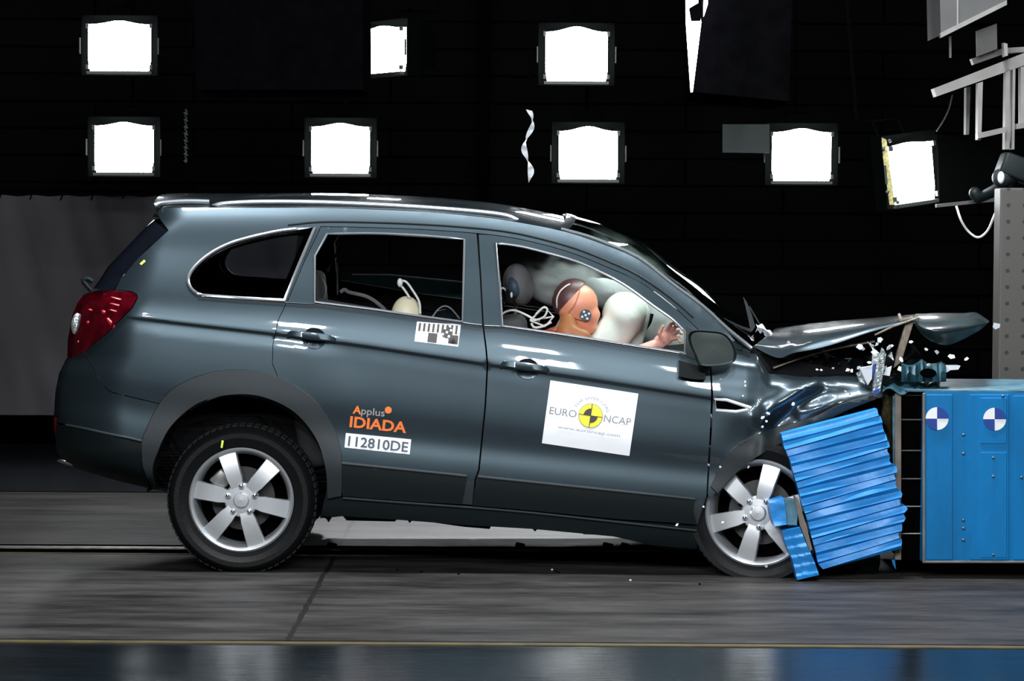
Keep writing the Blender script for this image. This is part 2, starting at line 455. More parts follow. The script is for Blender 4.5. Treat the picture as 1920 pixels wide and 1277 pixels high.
# tow rail in the middle of the track
slab('trim_4', -8, 4.0, .78, .86, 0, .008, M['black'])
slab('trim_5', -8, 4.0, .97, 1.05, 0, .008, M['black'])
slab('trim_6', -8, 4.0, .88, .95, 0, .012, M['steel'])
slab('trim_7', -8, 4.0, 1.10, 1.125, 0, .004, ymat)
slab('trim_8', -8, 4.0, .70, .722, 0, .004, ymat)
# back wall: dark cladding with horizontal joints
def wall_mat():
    m, nt, b = new_mat('dark_cladding'); L = nt.links
    tc = nt.nodes.new('ShaderNodeTexCoord'); br = nt.nodes.new('ShaderNodeTexBrick'); mp = nt.nodes.new('ShaderNodeMapping')
    mp.inputs['Rotation'].default_value = (math.pi/2, 0, 0); L.new(tc.outputs['Object'], mp.inputs[0]); L.new(mp.outputs[0], br.inputs['Vector'])
    br.inputs['Scale'].default_value = 1.; br.inputs['Brick Width'].default_value = 1.6; br.inputs['Row Height'].default_value = .22
    br.inputs['Mortar Size'].default_value = .012
    br.inputs['Color1'].default_value = (.0026, .003, .0026, 1); br.inputs['Color2'].default_value = (.0034, .0036, .0034, 1); br.inputs['Mortar'].default_value = (.001, .001, .001, 1)
    L.new(br.outputs[0], b.inputs['Base Color']); b.inputs['Roughness'].default_value = .8; b.inputs['Specular IOR Level'].default_value = 0.
    return m
slab('wall_back', -8, 14, 9.6, 9.8, 0, 7, wall_mat())
slab('ceiling', -8, 14, -16, 9.8, 7, 7.1, M['black'])
bm = bmesh.new(); c = P(909, 100, 9.2); box(bm, (c.x, 9.3, 3.5), (.07, .3, 7.0)); tag(build('steel_column', bm, M['black'], smooth=False), 'black steel column against the dark back wall behind the roof of the car', 'column')

# grey curtain at the left
def curtain():
    Y = 7.3; a = P(-260, 365, Y); b = P(562, 365, Y); zt = a.z; zb = P(0, 778, Y).z
    rows = []
    nx, nz = 220, 44
    for j in range(nz+1):
        v = j/nz; r = []
        for i in range(nx+1):
            u = i/nx; x = a.x+(b.x-a.x)*u
            ten = .012*math.cos(u*2*math.pi*14)*(1-v)**3
            y = Y + .03*noise.noise(Vector((x*1.6+v*.9, v*1.1, 0))) + .018*noise.noise(Vector((x*6-v*2.5, v*1.5, 4))) + .012*math.sin(x*9+v*3)*v
            r.append(Vector((x, y, zt-(zt-zb)*v - ten*.4)))
        rows.append(r)
    cm = mat('grey_tarpaulin', (.085, .080, .090), .7, noise_amt=.12, noise_scale=2, bump=.05)
    t = empty('curtain', ((a.x+b.x)/2, Y, zb), 'grey tarpaulin curtain laced along its top, hanging at the left behind the car', 'curtain')
    build('cloth', grid_bm(rows, thick=.004), cm, t)
    bm = bmesh.new(); tube(bm, [Vector((a.x-.1, Y+.02, zt+.035)), Vector((b.x+.05, Y+.02, zt+.035))], .012); build('rail', bm, M['black'], t)
    for k in range(15):
        x = a.x+(b.x-a.x)*(k+.5)/14.3
        if x > b.x: continue
        bm = bmesh.new(); tube(bm, [Vector((x, Y+.0, zt-.03)), Vector((x+.012, Y-.012, zt+.0)), Vector((x+.02, Y+.02, zt+.045))], .005, 6)
        build('lace', bm, M['black'], t)
curtain()
slab('baseboard_back', -8, 14, 9.5, 9.6, 0, .25, M['black'])

# flood lamps on the far side
def floodlamp(x0, y0, x1, y1, Y, label, yaw=0., roll=0., group='flood lamps behind the car', pk=.08):
    c = P((x0+x1)/2, (y0+y1)/2, Y); s = (Y-CAM.y)/FPX; wd = (x1-x0)*s/max(.3, math.cos(math.radians(yaw))); ht = (y1-y0)*s
    t = empty('flood_lamp', c, label, 'lamp', group)
    Rz = Matrix.Rotation(math.radians(yaw), 3, 'Z') @ Matrix.Rotation(math.radians(roll), 3, 'Y')
    def part(name, bm, m, par=t):
        bmesh.ops.transform(bm, matrix=Rz.to_4x4(), verts=bm.verts); bmesh.ops.translate(bm, vec=c, verts=bm.verts)
        return build(name, bm, m, par, smooth=False)
    # lens: flare over the lamp is shaped into its domed upper edge
    bm = bmesh.new(); top = [(-.5+i/12, .43+pk*math.exp(-((i/12-.5)/.26)**2)) for i in range(13)]
    pts = [(-.47, -.5), (.47, -.5), (.5, -.3)] + top[::-1] + [(-.5, -.3)]
    A = [bm.verts.new((x*wd, -.01, z*ht)) for x, z in pts]; B = [bm.verts.new((x*wd, .02, z*ht)) for x, z in pts]
    bm.faces.new(A); bm.faces.new(B[::-1])
    for i in range(len(A)): bm.faces.new((A[i], B[i], B[(i+1) % len(A)], A[(i+1) % len(A)]))
    bmesh.ops.recalc_face_normals(bm, faces=bm.faces)
    part('lens', bm, M['glow'])
    bm = bmesh.new(); rows = []
    for k, (yy, e) in enumerate(((.0, .06), (.10, .06), (.30, -.10), (.34, -.25))):
        rows.append([Vector((sx*(wd/2+e*.8), yy, sz*(ht/2+e*.5)+(.01 if sz > 0 else 0))) for sx, sz in ((-1, -1), (1, -1), (1, 1), (-1, 1), (-1, -1))])
    grid_bm(rows, bm); bm.faces.new([bm.verts.new(p) for p in rows[-1][:4]])
    bmesh.ops.remove_doubles(bm, verts=bm.verts, dist=1e-4)
    bmesh.ops.recalc_face_normals(bm, faces=bm.faces); part('housing', bm, M['housing'])
    bm = bmesh.new(); box(bm, (0, -.02, -ht/2-.012), (wd*1.04, .03, .02)); part('lower_frame', bm, M['lampframe'])
    for sx in (-1, 1):
        bm = bmesh.new(); box(bm, (sx*(wd/2+.055), -.02, 0), (.008, .012, .11)); part('side_handle', bm, M['lampframe'])
        for sz in (-.42, .4):
            bm = bmesh.new(); box(bm, (sx*(wd/2+.005), -.025, sz*ht), (.018, .02, .03)); part('clip', bm, M['lampframe'])
    bm = bmesh.new(); tube(bm, [Vector((-.10, .15, ht/2+.02)), Vector((-.1, .2, ht/2+.12)), Vector((.1, .2, ht/2+.12)), Vector((.1, .15, ht/2+.02))], .008, 6); part('yoke', bm, M['housing'])
    bm = bmesh.new(); tube(bm, [Vector((0, .2, ht/2+.12)), Vector((0, .46, ht/2+.12)), Vector((0, .46, 7.0-c.z))], .012, 6); part('hanger', bm, M['housing'])
    return t
floodlamp(166, 40, 282, 133, 6.0, 'square lit flood lamp at the top left, above another lamp over the curtain')
floodlamp(178, 230, 287, 323, 6.0, 'square lit flood lamp directly above the grey curtain, lower of the left pair')
floodlamp(584, 232, 693, 325, 6.0, 'square lit flood lamp just above the car roof, left of the steel column')
floodlamp(1023, 54, 1139, 152, 6.0, 'square lit flood lamp with peaked glare, upper one to the right of the steel column', pk=.11)
floodlamp(1048, 240, 1158, 336, 6.0, 'square lit flood lamp above the windscreen, lower one right of the steel column', pk=.10)
floodlamp(1448, 242, 1558, 339, 6.0, 'square lit flood lamp beside the green grey plate, above the raised bonnet')
floodlamp(672, 50, 760, 137, 6.2, 'flood lamp mostly hidden by the black hanging box, only a bright sliver showing', yaw=-58)
g = floodlamp(1666, 262, 1752, 378, 3.4, 'turned flood lamp with brassy frame under the gantry at the right', yaw=33, roll=-7, pk=.03, group='side flood lamps')
# deep hood and brassy side frame of the turned lamp
bm = bmesh.new(); prism(bm, [(1650, 256), (1662, 262), (1678, 384), (1668, 384)], 3.30, 3.40); build('side_frame', bm, mat('brassy_metal', (.42, .38, .16), .35, .6, noise_amt=.5, noise_scale=60), g, smooth=False)
for (x, y) in ((1657, 279), (1664, 360), (1683, 379), (1668, 264)):
    bm = bmesh.new(); ell(bm, P(x, y, 3.28), (.012, .012, .012), seg=10); build('screw_head', bm, M['lampframe'], g)
bm = bmesh.new(); prism(bm, [(1757, 252), (1868, 270), (1862, 372), (1762, 386)], 3.45, 3.9); build('rear_case', bm, M['housing'], g, smooth=False)

# black hanging boxes; the lit white side of one is put in as emission
def hang(name, poly, Y0, Y1, label):
    t = empty(name, P(poly[0][0], 0, Y0), label, 'hanging box'); bm = bmesh.new(); prism(bm, poly, Y0, Y1); build('case', bm, M['black'], t, smooth=False); return t
hang('hanging_box', [(357, -200), (368, 168), (681, 168), (678, -200)], 4.2, 5.2, 'large black box hanging from above, left of the half hidden lamp')
hb = hang('lit_side_box', [(1300, -200), (1316, 20), (1300, 172), (1480, 190), (1490, -200)], 3.2, 4.4, 'black hanging box with a narrow bright lit wedge along its left edge')
bm = bmesh.new(); prism(bm, [(1286, -60), (1300, -60), (1315, 42), (1299, 172), (1296, 172), (1287, 40)], 3.1, 3.16); build('glowing_side', bm, M['glow2'], hb, smooth=False)
bm = bmesh.new(); prism(bm, [(1322, -60), (1328, -60), (1327, 8), (1320, 30)], 3.1, 3.16); build('glowing_side_slit', bm, M['glow2'], hb, smooth=False)
bm = bmesh.new(); prism(bm, [(1293, 15), (1313, 3), (1314, 38), (1297, 38)], 3.04, 3.1); build('bracket', bm, M['black'], hb, smooth=False)

bm = bmesh.new(); prism(bm, [(1355, 233), (1443, 233), (1443, 287), (1355, 286)], 5.9, 5.93)
tag(build('wall_plate', bm, M['plate'], smooth=False), 'dull green grey rectangular plate left of the lamp above the bonnet', 'plate')
bm = bmesh.new()
rows = []
for k in range(26):
    v = k/25; y = 205+v*135; x = 992+7*math.sin(v*9)-4*v
    a = v*11; rows.append([P(x-6*math.cos(a), y, 5.6+.03*math.sin(a)), P(x+6*math.cos(a), y+3, 5.6-.03*math.sin(a))])
grid_bm(rows, bm, thick=.003)
tag(cb_ := build('cable_bundle', bm, M['shard'], origin=P(990, 340, 5.6)), 'twisted shiny strip hanging left of the lamp above the windscreen', 'cable')
bm = bmesh.new(); q = P(992, 206, 5.6); tube(bm, [q, Vector((q.x, q.y, 7.0))], .004, 6); build('cord', bm, M['black'], cb_)
bm = bmesh.new()
tube(bm, [P(347+(3 if k % 2 else 0), 205+k*3.2, 6.0) for k in range(32)], [.006+.007*((k//2) % 2) for k in range(32)], 6)
tag(cc_ := build('cable_chain', bm, M['plate'], smooth=False), 'faint vertical chain of grey links right of the lower left lamp', 'chain')

bm = bmesh.new(); q = P(347, 206, 6.0); tube(bm, [q, Vector((q.x, q.y, 7.0))], .004, 6); build('cord', bm, M['black'], cc_)
# gantry at the upper right
G = empty('gantry', P(1850, 200, 3.0), 'grey steel gantry of slanted beams and posts at the upper right', 'gantry')
def gb(name, pts, r, m=M['beam'], Y=3.0, dep=.08):
    bm = bmesh.new(); prism(bm, pts, Y, Y+dep); build(name, bm, m, G, smooth=False)
gb('main_beam', [(1751, 166), (1756, 181), (1990, 98), (1990, 72)], 0, dep=.12)
gb('upper_beam', [(1822, 110), (1826, 121), (1886, 100), (1990, 92), (1990, 84), (1882, 90)], 0, Y=3.2)
gb('post', [(1834, 156), (1843, 153), (1840, 262), (1833, 262)], 0)
gb('post', [(1886, 132), (1894, 130), (1892, 280), (1884, 280)], 0)
gb('post', [(1899, 130), (1904, 128), (1902, 280), (1897, 280)], 0)
gb('post', [(1914, 126), (1922, 124), (1922, 230), (1914, 232)], 0)
gb('post', [(1812, 164), (1820, 162), (1817, 252), (1811, 252)], 0, M['cab'], Y=3.2)
gb('cross_rail', [(1833, 250), (1834, 260), (1886, 248), (1886, 238)], 0, Y=2.95)
gb('cross_rail', [(1906, 232), (1906, 242), (1990, 230), (1990, 218)], 0, Y=2.95)
gb('bracket', [(1882, 80), (1889, 82), (1890, 104), (1884, 106)], 0, Y=2.9)
gb('hanger', [(1781, 68), (1784, 68), (1784, 108), (1781, 108)], 0, dep=.03)
cbx = empty('cabinet', P(1823, 60, 2.8), 'grey box cabinet seen from below in the top right corner', 'cabinet')
bm = bmesh.new(); prism(bm, [(1761, -60), (1764, 66), (1886, 6), (1886, -60)], 2.8, 3.3); build('body', bm, M['cab'], cbx, smooth=False)
bm = bmesh.new(); prism(bm, [(1763, 62), (1764, 71), (1888, 9), (1888, 0)], 2.75, 2.8); build('lower_edge', bm, M['beam'], cbx, smooth=False)
bm = bmesh.new(); prism(bm, [(1794, -60), (1797, -60), (1797, 46), (1794, 48)], 2.79, 2.8); build('door_gap', bm, M['beam'], cbx, smooth=False)
bm = bmesh.new(); prism(bm, [(1831, 58), (1869, 44), (1870, 92), (1832, 106)], 3.1, 3.13); o = build('notice_plate', bm, M['beam'], smooth=False); tag(o, 'small pale notice plate hanging below the grey cabinet', 'plate')
bm = bmesh.new(); tube(bm, [P(x, y, 3.2) for x, y in cr([(1786, 178), (1779, 205), (1768, 228), (1756, 246)])], .005, 6)
tag(build('lamp_cable', bm, M['cab']), 'thin dark cable running from the gantry down to the turned lamp', 'cable')
bm = bmesh.new(); tube(bm, [P(x, y, 3.1) for x, y in cr([(1793, 386), (1803, 415), (1818, 436), (1835, 445), (1852, 432), (1864, 405), (1872, 388)])], .007, 8)
tag(build('looped_cable', bm, M['cable']), 'pale cable looping below the bracket beside the perforated block', 'cable')
fc = empty('film_camera', P(1895, 320, 2.6), 'black high speed camera with a white glint on top of the perforated block', 'camera')
bm = bmesh.new(); box(bm, P(1912, 318, 2.7), (.24, .2, .13), Matrix.Rotation(.35, 3, 'Y'), .02); build('body', bm, M['plastic_dark'], fc)
bm = bmesh.new(); caps(bm, P(1898, 328, 2.7), .05, P(1878, 333, 2.65), .055); build('lens_barrel', bm, M['plastic'], fc)
bm = bmesh.new(); ell(bm, P(1877, 333, 2.60), (.02, .02, .035)); build('lens_glint', bm, M['shard'], fc)
bm = bmesh.new(); caps(bm, P(1890, 345, 2.7), .04, P(1835, 372, 2.9), .028); caps(bm, P(1835, 372, 2.9), .03, P(1828, 362, 2.9), .035); build('arm', bm, M['plastic_dark'], fc)
bm = bmesh.new(); prism(bm, [(1756, 383), (1756, 389), (1875, 377), (1875, 370)], 2.95, 3.0); build('support_bar', bm, M['cab'], fc, smooth=False)
# perforated reaction block
def block():
    m, nt, b = new_mat('perforated_steel'); L = nt.links
    tc = nt.nodes.new('ShaderNodeTexCoord'); mp = nt.nodes.new('ShaderNodeMapping'); L.new(tc.outputs['Object'], mp.inputs[0]); mp.inputs['Scale'].default_value = (1, 0, 1)
    v = nt.nodes.new('ShaderNodeVectorMath'); v.operation = 'FRACTION'
    s = nt.nodes.new('ShaderNodeVectorMath'); s.operation = 'SCALE'; s.inputs['Scale'].default_value = 11.; L.new(mp.outputs[0], s.inputs[0]); L.new(s.outputs[0], v.inputs[0])
    d = nt.nodes.new('ShaderNodeVectorMath'); d.operation = 'DISTANCE'; d.inputs[1].default_value = (.5, 0, .5); L.new(v.outputs[0], d.inputs[0])
    c = nt.nodes.new('ShaderNodeMath'); c.operation = 'GREATER_THAN'; c.inputs[1].default_value = .13; L.new(d.outputs['Value'], c.inputs[0])
    q = nt.nodes.new('ShaderNodeMix'); q.data_type = 'RGBA'; L.new(c.outputs[0], q.inputs[0]); q.inputs[6].default_value = (.01, .01, .01, 1); q.inputs[7].default_value = (.050, .046, .042, 1)
    L.new(q.outputs[2], b.inputs['Base Color']); b.inputs['Roughness'].default_value = .6
    return m
bm = bmesh.new(); a = P(1876, 352, 2.4)
box(bm, (a.x+1.0, 2.5, a.z/2), (2.0, .2, a.z), bev=.01)
tag(build('reaction_block', bm, block(), smooth=False), 'tall perforated grey steel block behind the blue barrier at the right edge', 'block')

# ================================================================== THE CAR
Rc = [(284, 388), (350, 389), (500, 389), (600, 389), (700, 392), (800, 397), (900, 406), (970, 416), (1060, 434), (1140, 461), (1198, 487), (1257, 532), (1317, 577), (1364, 621), (1400, 650), (1500, 660), (1700, 690)]
Sc = [(100, 520), (230, 540), (372, 554), (452, 560), (540, 567), (700, 584), (867, 607), (942, 614), (1100, 636), (1284, 665), (1380, 682), (1700, 720)]
Cc = [(100, 575), (255, 597), (545, 630), (700, 652), (913, 684), (1100, 711), (1331, 747), (1700, 800)]
Mc = [(100, 790), (265, 826), (640, 868), (875, 892), (1302, 936), (1700, 975)]
Bc = [(100, 872), (282, 916), (643, 952), (1300, 1010), (1700, 1040)]
Ec = [(384, 288), (412, 290), (440, 262), (480, 222), (520, 190), (545, 168), (566, 145), (593, 134), (638, 126), (670, 123), (700, 110), (735, 103), (781, 100), (808, 102), (848, 107), (868, 122), (885, 160), (900, 215), (920, 270)]   # py -> px of rear silhouette
FEAT[:] = [offc(Cc, d_) for d_ in (-24, -18, -13, -8, -5, -3.4, -2, -.5, 1, 2.2, 3, 4.2, 6, 9, 14)]
def ip(c, x): return float(np.interp(x, [p[0] for p in c], [p[1] for p in c]))
def pchip(xs, ys, x):
    n = len(xs)
    if x <= xs[0]: return ys[0]
    if x >= xs[-1]: return ys[-1]
    i = 0
    while xs[i+1] < x: i += 1
    def sl(k): return (ys[k+1]-ys[k])/(xs[k+1]-xs[k])
    def dv(k):
        if k == 0: return sl(0)
        if k == n-1: return sl(n-2)
        a, b = sl(k-1), sl(k)
        return 0 if a*b <= 0 else 2*a*b/(a+b)
    h = xs[i+1]-xs[i]; t = (x-xs[i])/h; a, b = ys[i], ys[i+1]
    return a*(2*t**3-3*t*t+1)+b*(-2*t**3+3*t*t)+h*(dv(i)*(t**3-2*t*t+t)+dv(i+1)*(t**3-t*t))
def sd(px, py):
    R = ip(Rc, px); S = ip(Sc, px); Cr = ip(Cc, px); Mo = ip(Mc, px); B = ip(Bc, px)
    if S < R+24: R = S-24
    dr = .275 if px < 1060 else .275-(px-1060)/340*.13
    k = max(0, min(1, (px-230)/80))*max(0, min(1, (1375-px)/45))       # crease fades out at the lamp
    xs = [R-30, R, R*.5+S*.5, S, (S*2+Cr)/3, (S+2*Cr)/3, Cr-2, Cr+3, Cr+26, (Cr+Mo)/2, Mo-60, Mo-18, Mo, B, B+80]
    ds = dr-.05
    k2 = max(0, min(1, (650-px)/70))*k; k3 = max(0, min(1, (px-600)/120))
    ys = [dr+.12, dr, .045+ds*.5, .046, .027, .0135, .006, .006+.009*k, .002+.009*k-.005*k2, -.004+.005*k3, .003+.004*k3, -.004, -.006, .03, .12]
    y = pchip(xs, ys, py)
    e = ip(Ec, py) if py > 384 else 288
    wid = 60 if py < 440 else (60+(py-440)*.6 if py < 560 else 132)
    u = (e+wid-px)/wid
    if u > 0:
        u = min(u, .995); y += (.10 if py < 440 else min(.42, .10+(py-440)*.0027))*(1-math.sqrt(1-u*u))
    return y

car = empty('car', (P(700, 1078, 0).x, .93, 0), 'dark slate grey sport utility car crashed nose first into the blue barrier', 'car')
# outlines in picture coordinates
ROOF = cr([p for p in Rc if p[0] <= 1364], 3)
FRAME = cr([(602, 425), (700, 427), (800, 431), (896, 438), (960, 446), (1019, 459), (1079, 477), (1138, 501), (1198, 528), (1257, 570), (1308, 617)], 3)
QWIN = cr([(372, 552), (360, 543), (353, 530), (355, 515), (368, 497), (395, 475), (430, 457), (470, 445), (520, 434), (560, 429)], 4) + [(590, 427), (561, 495), (533, 563), (452, 559), (385, 554)]
FOUT = cr([(285, 916), (270, 880), (266, 845), (270, 815), (299, 757), (332, 724), (383, 702), (433, 694), (484, 697), (534, 713), (585, 747), (619, 791), (636, 831), (641, 880), (640, 930)], 4)
FIN = cr([(290, 916), (285, 882), (295, 848), (316, 805), (349, 771), (383, 751), (433, 740), (484, 742), (534, 761), (568, 788), (597, 831), (611, 882), (614, 935)], 4)
i0 = min(range(len(FOUT)), key=lambda i: abs(FOUT[i][0]-299)+abs(FOUT[i][1]-757))
i1 = min(range(len(FOUT)), key=lambda i: abs(FOUT[i][0]-520)+abs(FOUT[i][1]-708))
cpill = [(602, 425), (571, 490), (540, 563), (522, 600), (512, 645), (511, 682), FOUT[i1]]
ARCH_UP = FOUT[i0:i1+1]
LAMP = [(178, 545), (214, 544), (247, 547), (256, 552), (258, 558), (247, 578), (220, 605), (193, 632), (157, 661), (139, 670), (125, 671), (126, 638), (134, 593), (145, 566), (157, 551)]
body_out = [(288, 388)] + ROOF[1:] + [(1380, 640), (1340, 642)] + FRAME[::-1] + cpill[1:-1] + ARCH_UP[::-1] + \
    [(260, 748), (231, 741), (208, 735), (194, 724), (175, 692), (157, 662), (193, 632), (220, 605), (247, 578), (258, 558), (256, 552), (247, 547), (214, 544), (229, 519), (259, 483), (315, 432), (300, 412)]
# the body ring must not cross door frames: A-pillar lower end tidy
panel('body_side', body_out, [QWIN], sd, M['paint'], car, both=True, gap=.8)
# roof skin and tailgate spoiler
def loft(curve, fn, bulge, n=18, ex=4):
    rows = []
    for (x, y) in curve:
        a = P(x, y, fn(x, y)); b = mirror_pt(a); r = []
        for k in range(n+1):
            v = k/n; s = (1-abs(2*v-1)**ex); r.append(a.lerp(b, v)+Vector(bulge)*s)
        rows.append(r)
    return rows
bm = grid_bm(loft([p for p in cr(Rc[:9], 4)], sd, (0, 0, .05), ex=3.0), flip=True, thick=.01); build('roof', bm, M['paint'], car, angle=50)
bm = bmesh.new(); rows = []
for (x, y, t_) in ((284, 383, 0), (283, 388, 0), (300, 412, 1), (316, 432, 1)):
    a = P(x, y, .33); b = mirror_pt(a); rows.append([a.lerp(b, k/8)+Vector((0, 0, .03*(1-abs(k/4-1)**2))) for k in range(9)])
grid_bm(rows, bm, thick=.008); build('spoiler', bm, M['paint'], car)
bm = bmesh.new(); tube(bm, [P(x, y, d) for x, y, d in cr([(289, 386, .30), (305, 381, .32), (350, 378, .34), (392, 379, .36)], 4)], .013, 8); build('spoiler_edge', bm, M['satin'], car)
# rear glass, curved round the corner, and rear face of the body
RG = [(290, 412), (273, 427), (247, 454), (222, 480), (203, 500), (190, 520), (176, 540)]
RGI = [(315, 434), (297, 448), (272, 470), (259, 484), (240, 506), (229, 519), (212, 545)]
rows = []
for (o_, i_) in zip(cr(RG, 4), cr(RGI, 4)):
    a = P(i_[0], i_[1], sd(*i_)+.002); b = P(o_[0], o_[1], sd(*i_)+.15); bmr = mirror_pt(b); amr = mirror_pt(a); r = []
    for q in range(11):
        t = math.pi/2*q/10; r.append(Vector((a.x+(b.x-a.x)*math.sin(t), a.y+(b.y-a.y)*(1-math.cos(t)), a.z+(b.z-a.z)*math.sin(t))))
    for q in range(1, 8): r.append(b.lerp(bmr, q/8)+Vector((-.012*math.sin(math.pi*q/8), 0, 0)))
    rows.append(r+[bmr, amr])
build('rear_window', grid_bm(rows), M['backglass'], car, angle=70)
TE = [(145, 566), (134, 593), (126, 638), (124, 670), (110, 700), (103, 735), (100, 781), (102, 808), (107, 848), (122, 868)]
rows = []
for (x, y) in [(178, 545)]+cr(TE, 3):
    a = P(x+2, y, sd(x+2, y)-.0); b = mirror_pt(a); rows.append([a.lerp(b, k/10)+Vector((-.012*(1-abs(k/5-1)**3), 0, 0)) for k in range(11)])
build('tailgate', grid_bm(rows, thick=.005), M['paint'], car)
bump = [(157, 662), (175, 692), (194, 724), (208, 735), (231, 741), (260, 748), FOUT[i0]] + FOUT[4:i0][::-1] + [(266, 828), (200, 812), (130, 797), (101, 792), (100, 781), (103, 735), (110, 700), (124, 671), (139, 671)]
panel('rear_bumper', bump, [], sd, M['paint'], car, both=True, gap=.8)
lowb = [(101, 796), (130, 800), (200, 816), (266, 831), (267, 850), (271, 880), (286, 916), (309, 922), (282, 917), (215, 900), (147, 880), (124, 869), (107, 848), (102, 808)]
panel('lower_bumper', [(101, 796), (130, 800), (200, 816), (266, 831), (267, 850), (271, 880), (288, 918), (215, 900), (147, 880), (124, 869), (107, 848), (102, 808)], [], lambda x, y: sd(x, y)-.008+max(0, (y-850))*.0008, M['plastic_dark'], car, both=True)
bm = bmesh.new(); tube(bm, [P(x, y, sd(x, y)-.010) for x, y in cr([(124, 797), (160, 804), (200, 813), (240, 821), (266, 827)], 4)], .006, 8); build('bumper_moulding', bm, M['plastic'], car)
bm = bmesh.new(); prism(bm, [(101, 783), (110, 784), (111, 812), (103, 812)], .33, .42); build('rear_reflector', bm, M['red'], car, smooth=False)
bm = bmesh.new(); caps(bm, P(112, 862, .38), .014, P(135, 868, .38), .018); build('exhaust_tip', bm, M['chrome'], car)
bm = bmesh.new(); tube(bm, [P(x, y, .8) for x, y in cr([(172, 545), (163, 535), (157, 526), (166, 523), (174, 528)], 4)], .014, 8); build('rear_wiper', bm, M['plastic_dark'], car)
# tail lamp
tl = panel('tail_lamp', LAMP, [], lambda x, y: sd(x, y)-.012, M['red'], car, both=True, gap=1)
bm = bmesh.new(); c_ = P(143, 607, sd(143, 607)-.012); ell(bm, c_, (.024, .014, .052), Matrix.Rotation(.12, 3, 'Y')); build('reverse_lens', bm, M['clear'], tl)
for (x, y, rx, ry, an_) in ((208, 606, .034, .010, -.9), (196, 586, .018, .010, -.5), (226, 562, .05, .005, .25), (222, 573, .045, .005, .25), (217, 584, .035, .005, .25), (166, 605, .012, .008, .3), (147, 641, .007, .006, 0), (172, 582, .02, .005, .3)):
    bm = bmesh.new(); ell(bm, P(x, y, sd(x, y)-.011), (rx, .003, ry), Matrix.Rotation(-an_ if an_ < 0 else an_, 3, 'Y'), 16); build('reflector', bm, M['redlit'], tl)
# doors
RWIN = cr([(614, 439), (700, 438), (788, 442), (871, 449)], 4) + [(869, 530), (867, 603), (780, 592), (700, 580), (590, 566), (590, 480)]
hand = {}
def ellp(cx, cy, rx, ry, ang=7): return rotp((cx, cy), [(rx*math.cos(k*2*math.pi/28), ry*math.sin(k*2*math.pi/28)) for k in range(28)], ang)
CUP1 = ellp(589, 635, 23, 20); CUP2 = ellp(989, 692, 23, 20)
rdo = FRAME[:10] + [(900, 520), (905, 613), (910, 650), (913, 684), (909, 760), (902, 830), (897, 880), (890, 900), (886, 947), (760, 940), (643, 931)] + FOUT[i1:][::-1][1:-1] + cpill[1:-1][::-1]
RI = [p for p in FRAME if p[0] < 896]
rdo = RI + [(894, 438), (900, 520), (905, 613), (910, 650), (913, 684), (909, 760), (902, 830), (897, 880), (890, 900), (886, 947), (760, 940), (643, 931)] + FOUT[i1:-1][::-1] + [(511, 682), (512, 645), (522, 600), (540, 563), (571, 490)]
rd = panel('rear_door', rdo, [RWIN, CUP1], sd, M['paint'], car, both=True, gap=.5)
FWIN = cr([(929, 456), (975, 462), (1028, 475), (1070, 487), (1108, 502), (1168, 533), (1227, 575), (1262, 600), (1284, 622)], 4) + [(1284, 662), (1200, 650), (1100, 634), (1020, 622), (942, 611), (937, 530)]
fdo = [(897, 439)] + [p for p in FRAME if p[0] > 898] + [(1322, 640), (1331, 680), (1334, 740), (1332, 800), (1328, 867), (1325, 930), (1308, 984), (1150, 973), (1000, 958), (888, 948), (892, 901), (899, 881), (904, 831), (911, 761), (915, 684), (912, 650), (907, 613), (902, 520)]
fd = panel('front_door', fdo, [FWIN, CUP2], sd, M['paint'], car, both=True, gap=.5)
def handle(door, cx, cy, cup):
    b = bmesh.new(); rows = []
    for s in (1, .8, .55, .25, .02):
        pts = ellp(cx, cy+5, 23*s, 19*s); rows.append([P(x, y, sd(x, y)+.03*(1-s*s)) for x, y in pts+pts[:1]])
    grid_bm(rows, b); build('handle_cup', b, M['paint'], door, angle=80)
    b = bmesh.new(); pts = [(cx-51, cy-3), (cx-44, cy-7), (cx-30, cy-6), (cx-5, cy-3), (cx+20, cy+0), (cx+35, cy+3), (cx+41, cy+7)]
    path = [P(x, y+3, sd(x, y)-d) for (x, y), d in zip(pts, (.004, .018, .028, .032, .030, .02, .004))]
    path = [Vector(p) for p in cr([tuple(p) for p in path], 4)]; n = len(path); rows = []
    for i, q in enumerate(path):
        h_ = .006+.012*math.sin(math.pi*min(1, max(0, .1+.8*i/(n-1))))**.5
        sec = [(.014, h_*.8), (.006, h_), (.0005, h_*.8), (-.004, -h_*.55), (-.001, -h_*.85), (.008, -h_), (.014, -h_*.8), (.014, h_*.8)]
        rows.append([q+Vector((0, yy, zz)) for yy, zz in sec])
    grid_bm(rows, b); bmesh.ops.remove_doubles(b, verts=b.verts, dist=1e-5); bmesh.ops.holes_fill(b, edges=[e for e in b.edges if len(e.link_faces) == 1]); bmesh.ops.recalc_face_normals(b, faces=b.faces); build('door_handle', b, M['paint'], door)
handle(rd, 589, 630, CUP1); handle(fd, 989, 687, CUP2)
